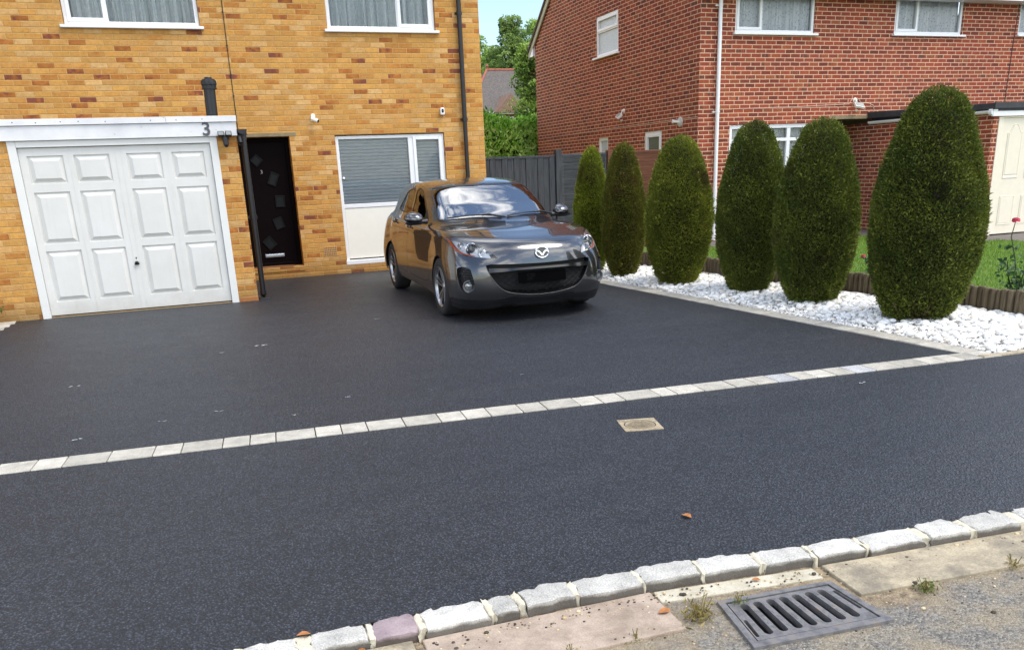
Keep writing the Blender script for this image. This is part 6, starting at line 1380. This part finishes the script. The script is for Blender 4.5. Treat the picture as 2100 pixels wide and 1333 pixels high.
tuft('weed_tuft', 'little weed leaning over the first slot of the drain grate', (3.80, -11.81, -.04), 4, 60, .04, WEED, .6)
tuft('weed_tuft', 'low weed on the stained slab at the right picture edge', (4.93, -12.0, -.045), 5, 60, .045, DRY, .7)
tuft('weed_tuft', 'small weed at the bottom edge below the pinkish slab', (3.10, -11.86, -.05), 6, 60, .035, WEED, .8)
BROWNL = plain("dry_leaf", srgb(170, 112, 62), .7, var=.3, scale=40)
def fallen(c, label, L, rz, seed):
    r = random.Random(seed); b = MB(); Mx = Matrix.Translation(c) @ Matrix.Rotation(rz, 4, 'Z'); pr = [(0, -.5), (.28, -.2), (.30, .1), (.12, .38), (0, .5), (-.12, .38), (-.30, .1), (-.28, -.2)]
    b.add([Mx @ Vector((x * L, y * L, .004 + abs(x) * L * .35 + r.uniform(0, .1) * L)) for x, y in pr] + [Mx @ Vector((0, 0, .004))], [(i, (i + 1) % 8, 8) for i in range(8)]); o = b.build('fallen_leaf', BROWNL, smooth=60, fix=False); tag(o, label, 'leaf', 'dry fallen leaves')
fallen((3.992, -11.128, 0), 'orange-brown curled leaf lying alone on the tarmac', .055, .4, 1)
fallen((3.513, -11.756, -.042), 'brown leaf on the pinkish slab left of the drain grate', .055, 1.7, 2)
fallen((2.445, -11.56, -.042), 'orange leaf at the foot of the long rounded kerb stone', .04, .2, 3)
fallen((2.268, -11.44, .0), 'tan leaf stuck upright between two kerb stones at the left end', .05, 1.4, 4)
fallen((3.957, -11.69, -.042), 'small rusty leaf behind the drain grate', .035, 1.1, 5)
rng = np.random.default_rng(77); V_, F_, b0 = [], [], 0; Tn = []
for k in range(900):
    x = rng.uniform(1.6, 6.0); d = abs(rng.normal(0, .05)) if rng.uniform() < .5 else (rng.uniform(.22, .5) if rng.uniform() < .7 else rng.uniform(0, .8)); y = ky(x) - .165 - d
    if 3.68 < x < 4.23 and -12.11 < y < -11.78: continue
    s = rng.uniform(.0016, .0045) * (2.2 if rng.uniform() < .06 else 1); v = IV[:] * s * np.array([1.2, 1, .7]) * (1 + .15 * np.sin(IV[:, [2, 0, 1]] * 3 + k)); V_.append(v + np.array([x, y, (-.040 if d < .26 else -.052) + s * .3])); F_.append(IF + b0); b0 += len(IV); Tn.append(np.full(len(IV), rng.uniform()))
t0 = NT("loose_grit"); a_ = t0.n('Attribute'); a_.attribute_name = 'tint'; GRM = t0.fin(t0.bsdf(t0.ramp(a_.outputs['Fac'], [(0, srgb(48, 46, 44)), (.45, srgb(86, 76, 64)), (.6, srgb(176, 152, 116)), (1, srgb(222, 204, 168))]), .9))
tag(np_mesh('loose_grit', np.concatenate(V_), np.concatenate(F_), GRM, None, np.concatenate(Tn), (4, -12, -.05), True), 'loose grit and crumbs of tar along the foot of the kerb', 'grit', kind='stuff')
b = MB(); r_ = random.Random(8)
for x, y, s in [(1.01, -6.78, .04), (1.71, -8.25, .025), (2.08, -8.16, .03), (2.54, -8.53, .02), (2.53, -5.82, .05), (2.15, -5.99, .03), (1.21, -8.43, .03), (3.54, -8.32, .02), (4.32, -8.21, .02), (2.96, -8.23, .02), (6.32, -9.65, .03), (3.84, -4.96, .03)]:
    for k in range(5):
        cx, cy = x + r_.uniform(-1, 1) * s, y + r_.uniform(-.5, .5) * s; pl = [(cx + s * r_.uniform(.15, .5) * math.cos(a), cy + s * .4 * r_.uniform(.2, .6) * math.sin(a), .004) for a in [6.283 * i / 7 for i in range(7)]]; b.add(pl, [tuple(range(7))])
tag(b.build('chalky_scuffs', plain("chalky_scuff", srgb(184, 186, 190), .9, var=.2), fix=False), kind='structure')
t_ = thing('planter', (-.42, -2.75, 0), 'terracotta planter with a small green plant at the left picture edge', 'planter')
b = MB(); b.lathe([(.10, 0), (.14, .17), (.155, .17), (.155, .20), (.135, .20), (.125, .15), (0, .15)], (-.40, -2.72, 0), 20); b.build('pot', plain("terracotta", srgb(150, 84, 68), .8, var=.15), t_, smooth=40)
rng = np.random.default_rng(15); C = np.array([-.38, -2.70, .22]) + rng.normal(0, .07, (120, 3)); v, f = leafcloud(C, rng.normal(0, .5, (120, 3)) + np.array([0, 0, .5]), .05, .6, rng); np_mesh('leaves', v, f, WEED, t_, np.repeat(rng.uniform(0, 1, 120), 4))
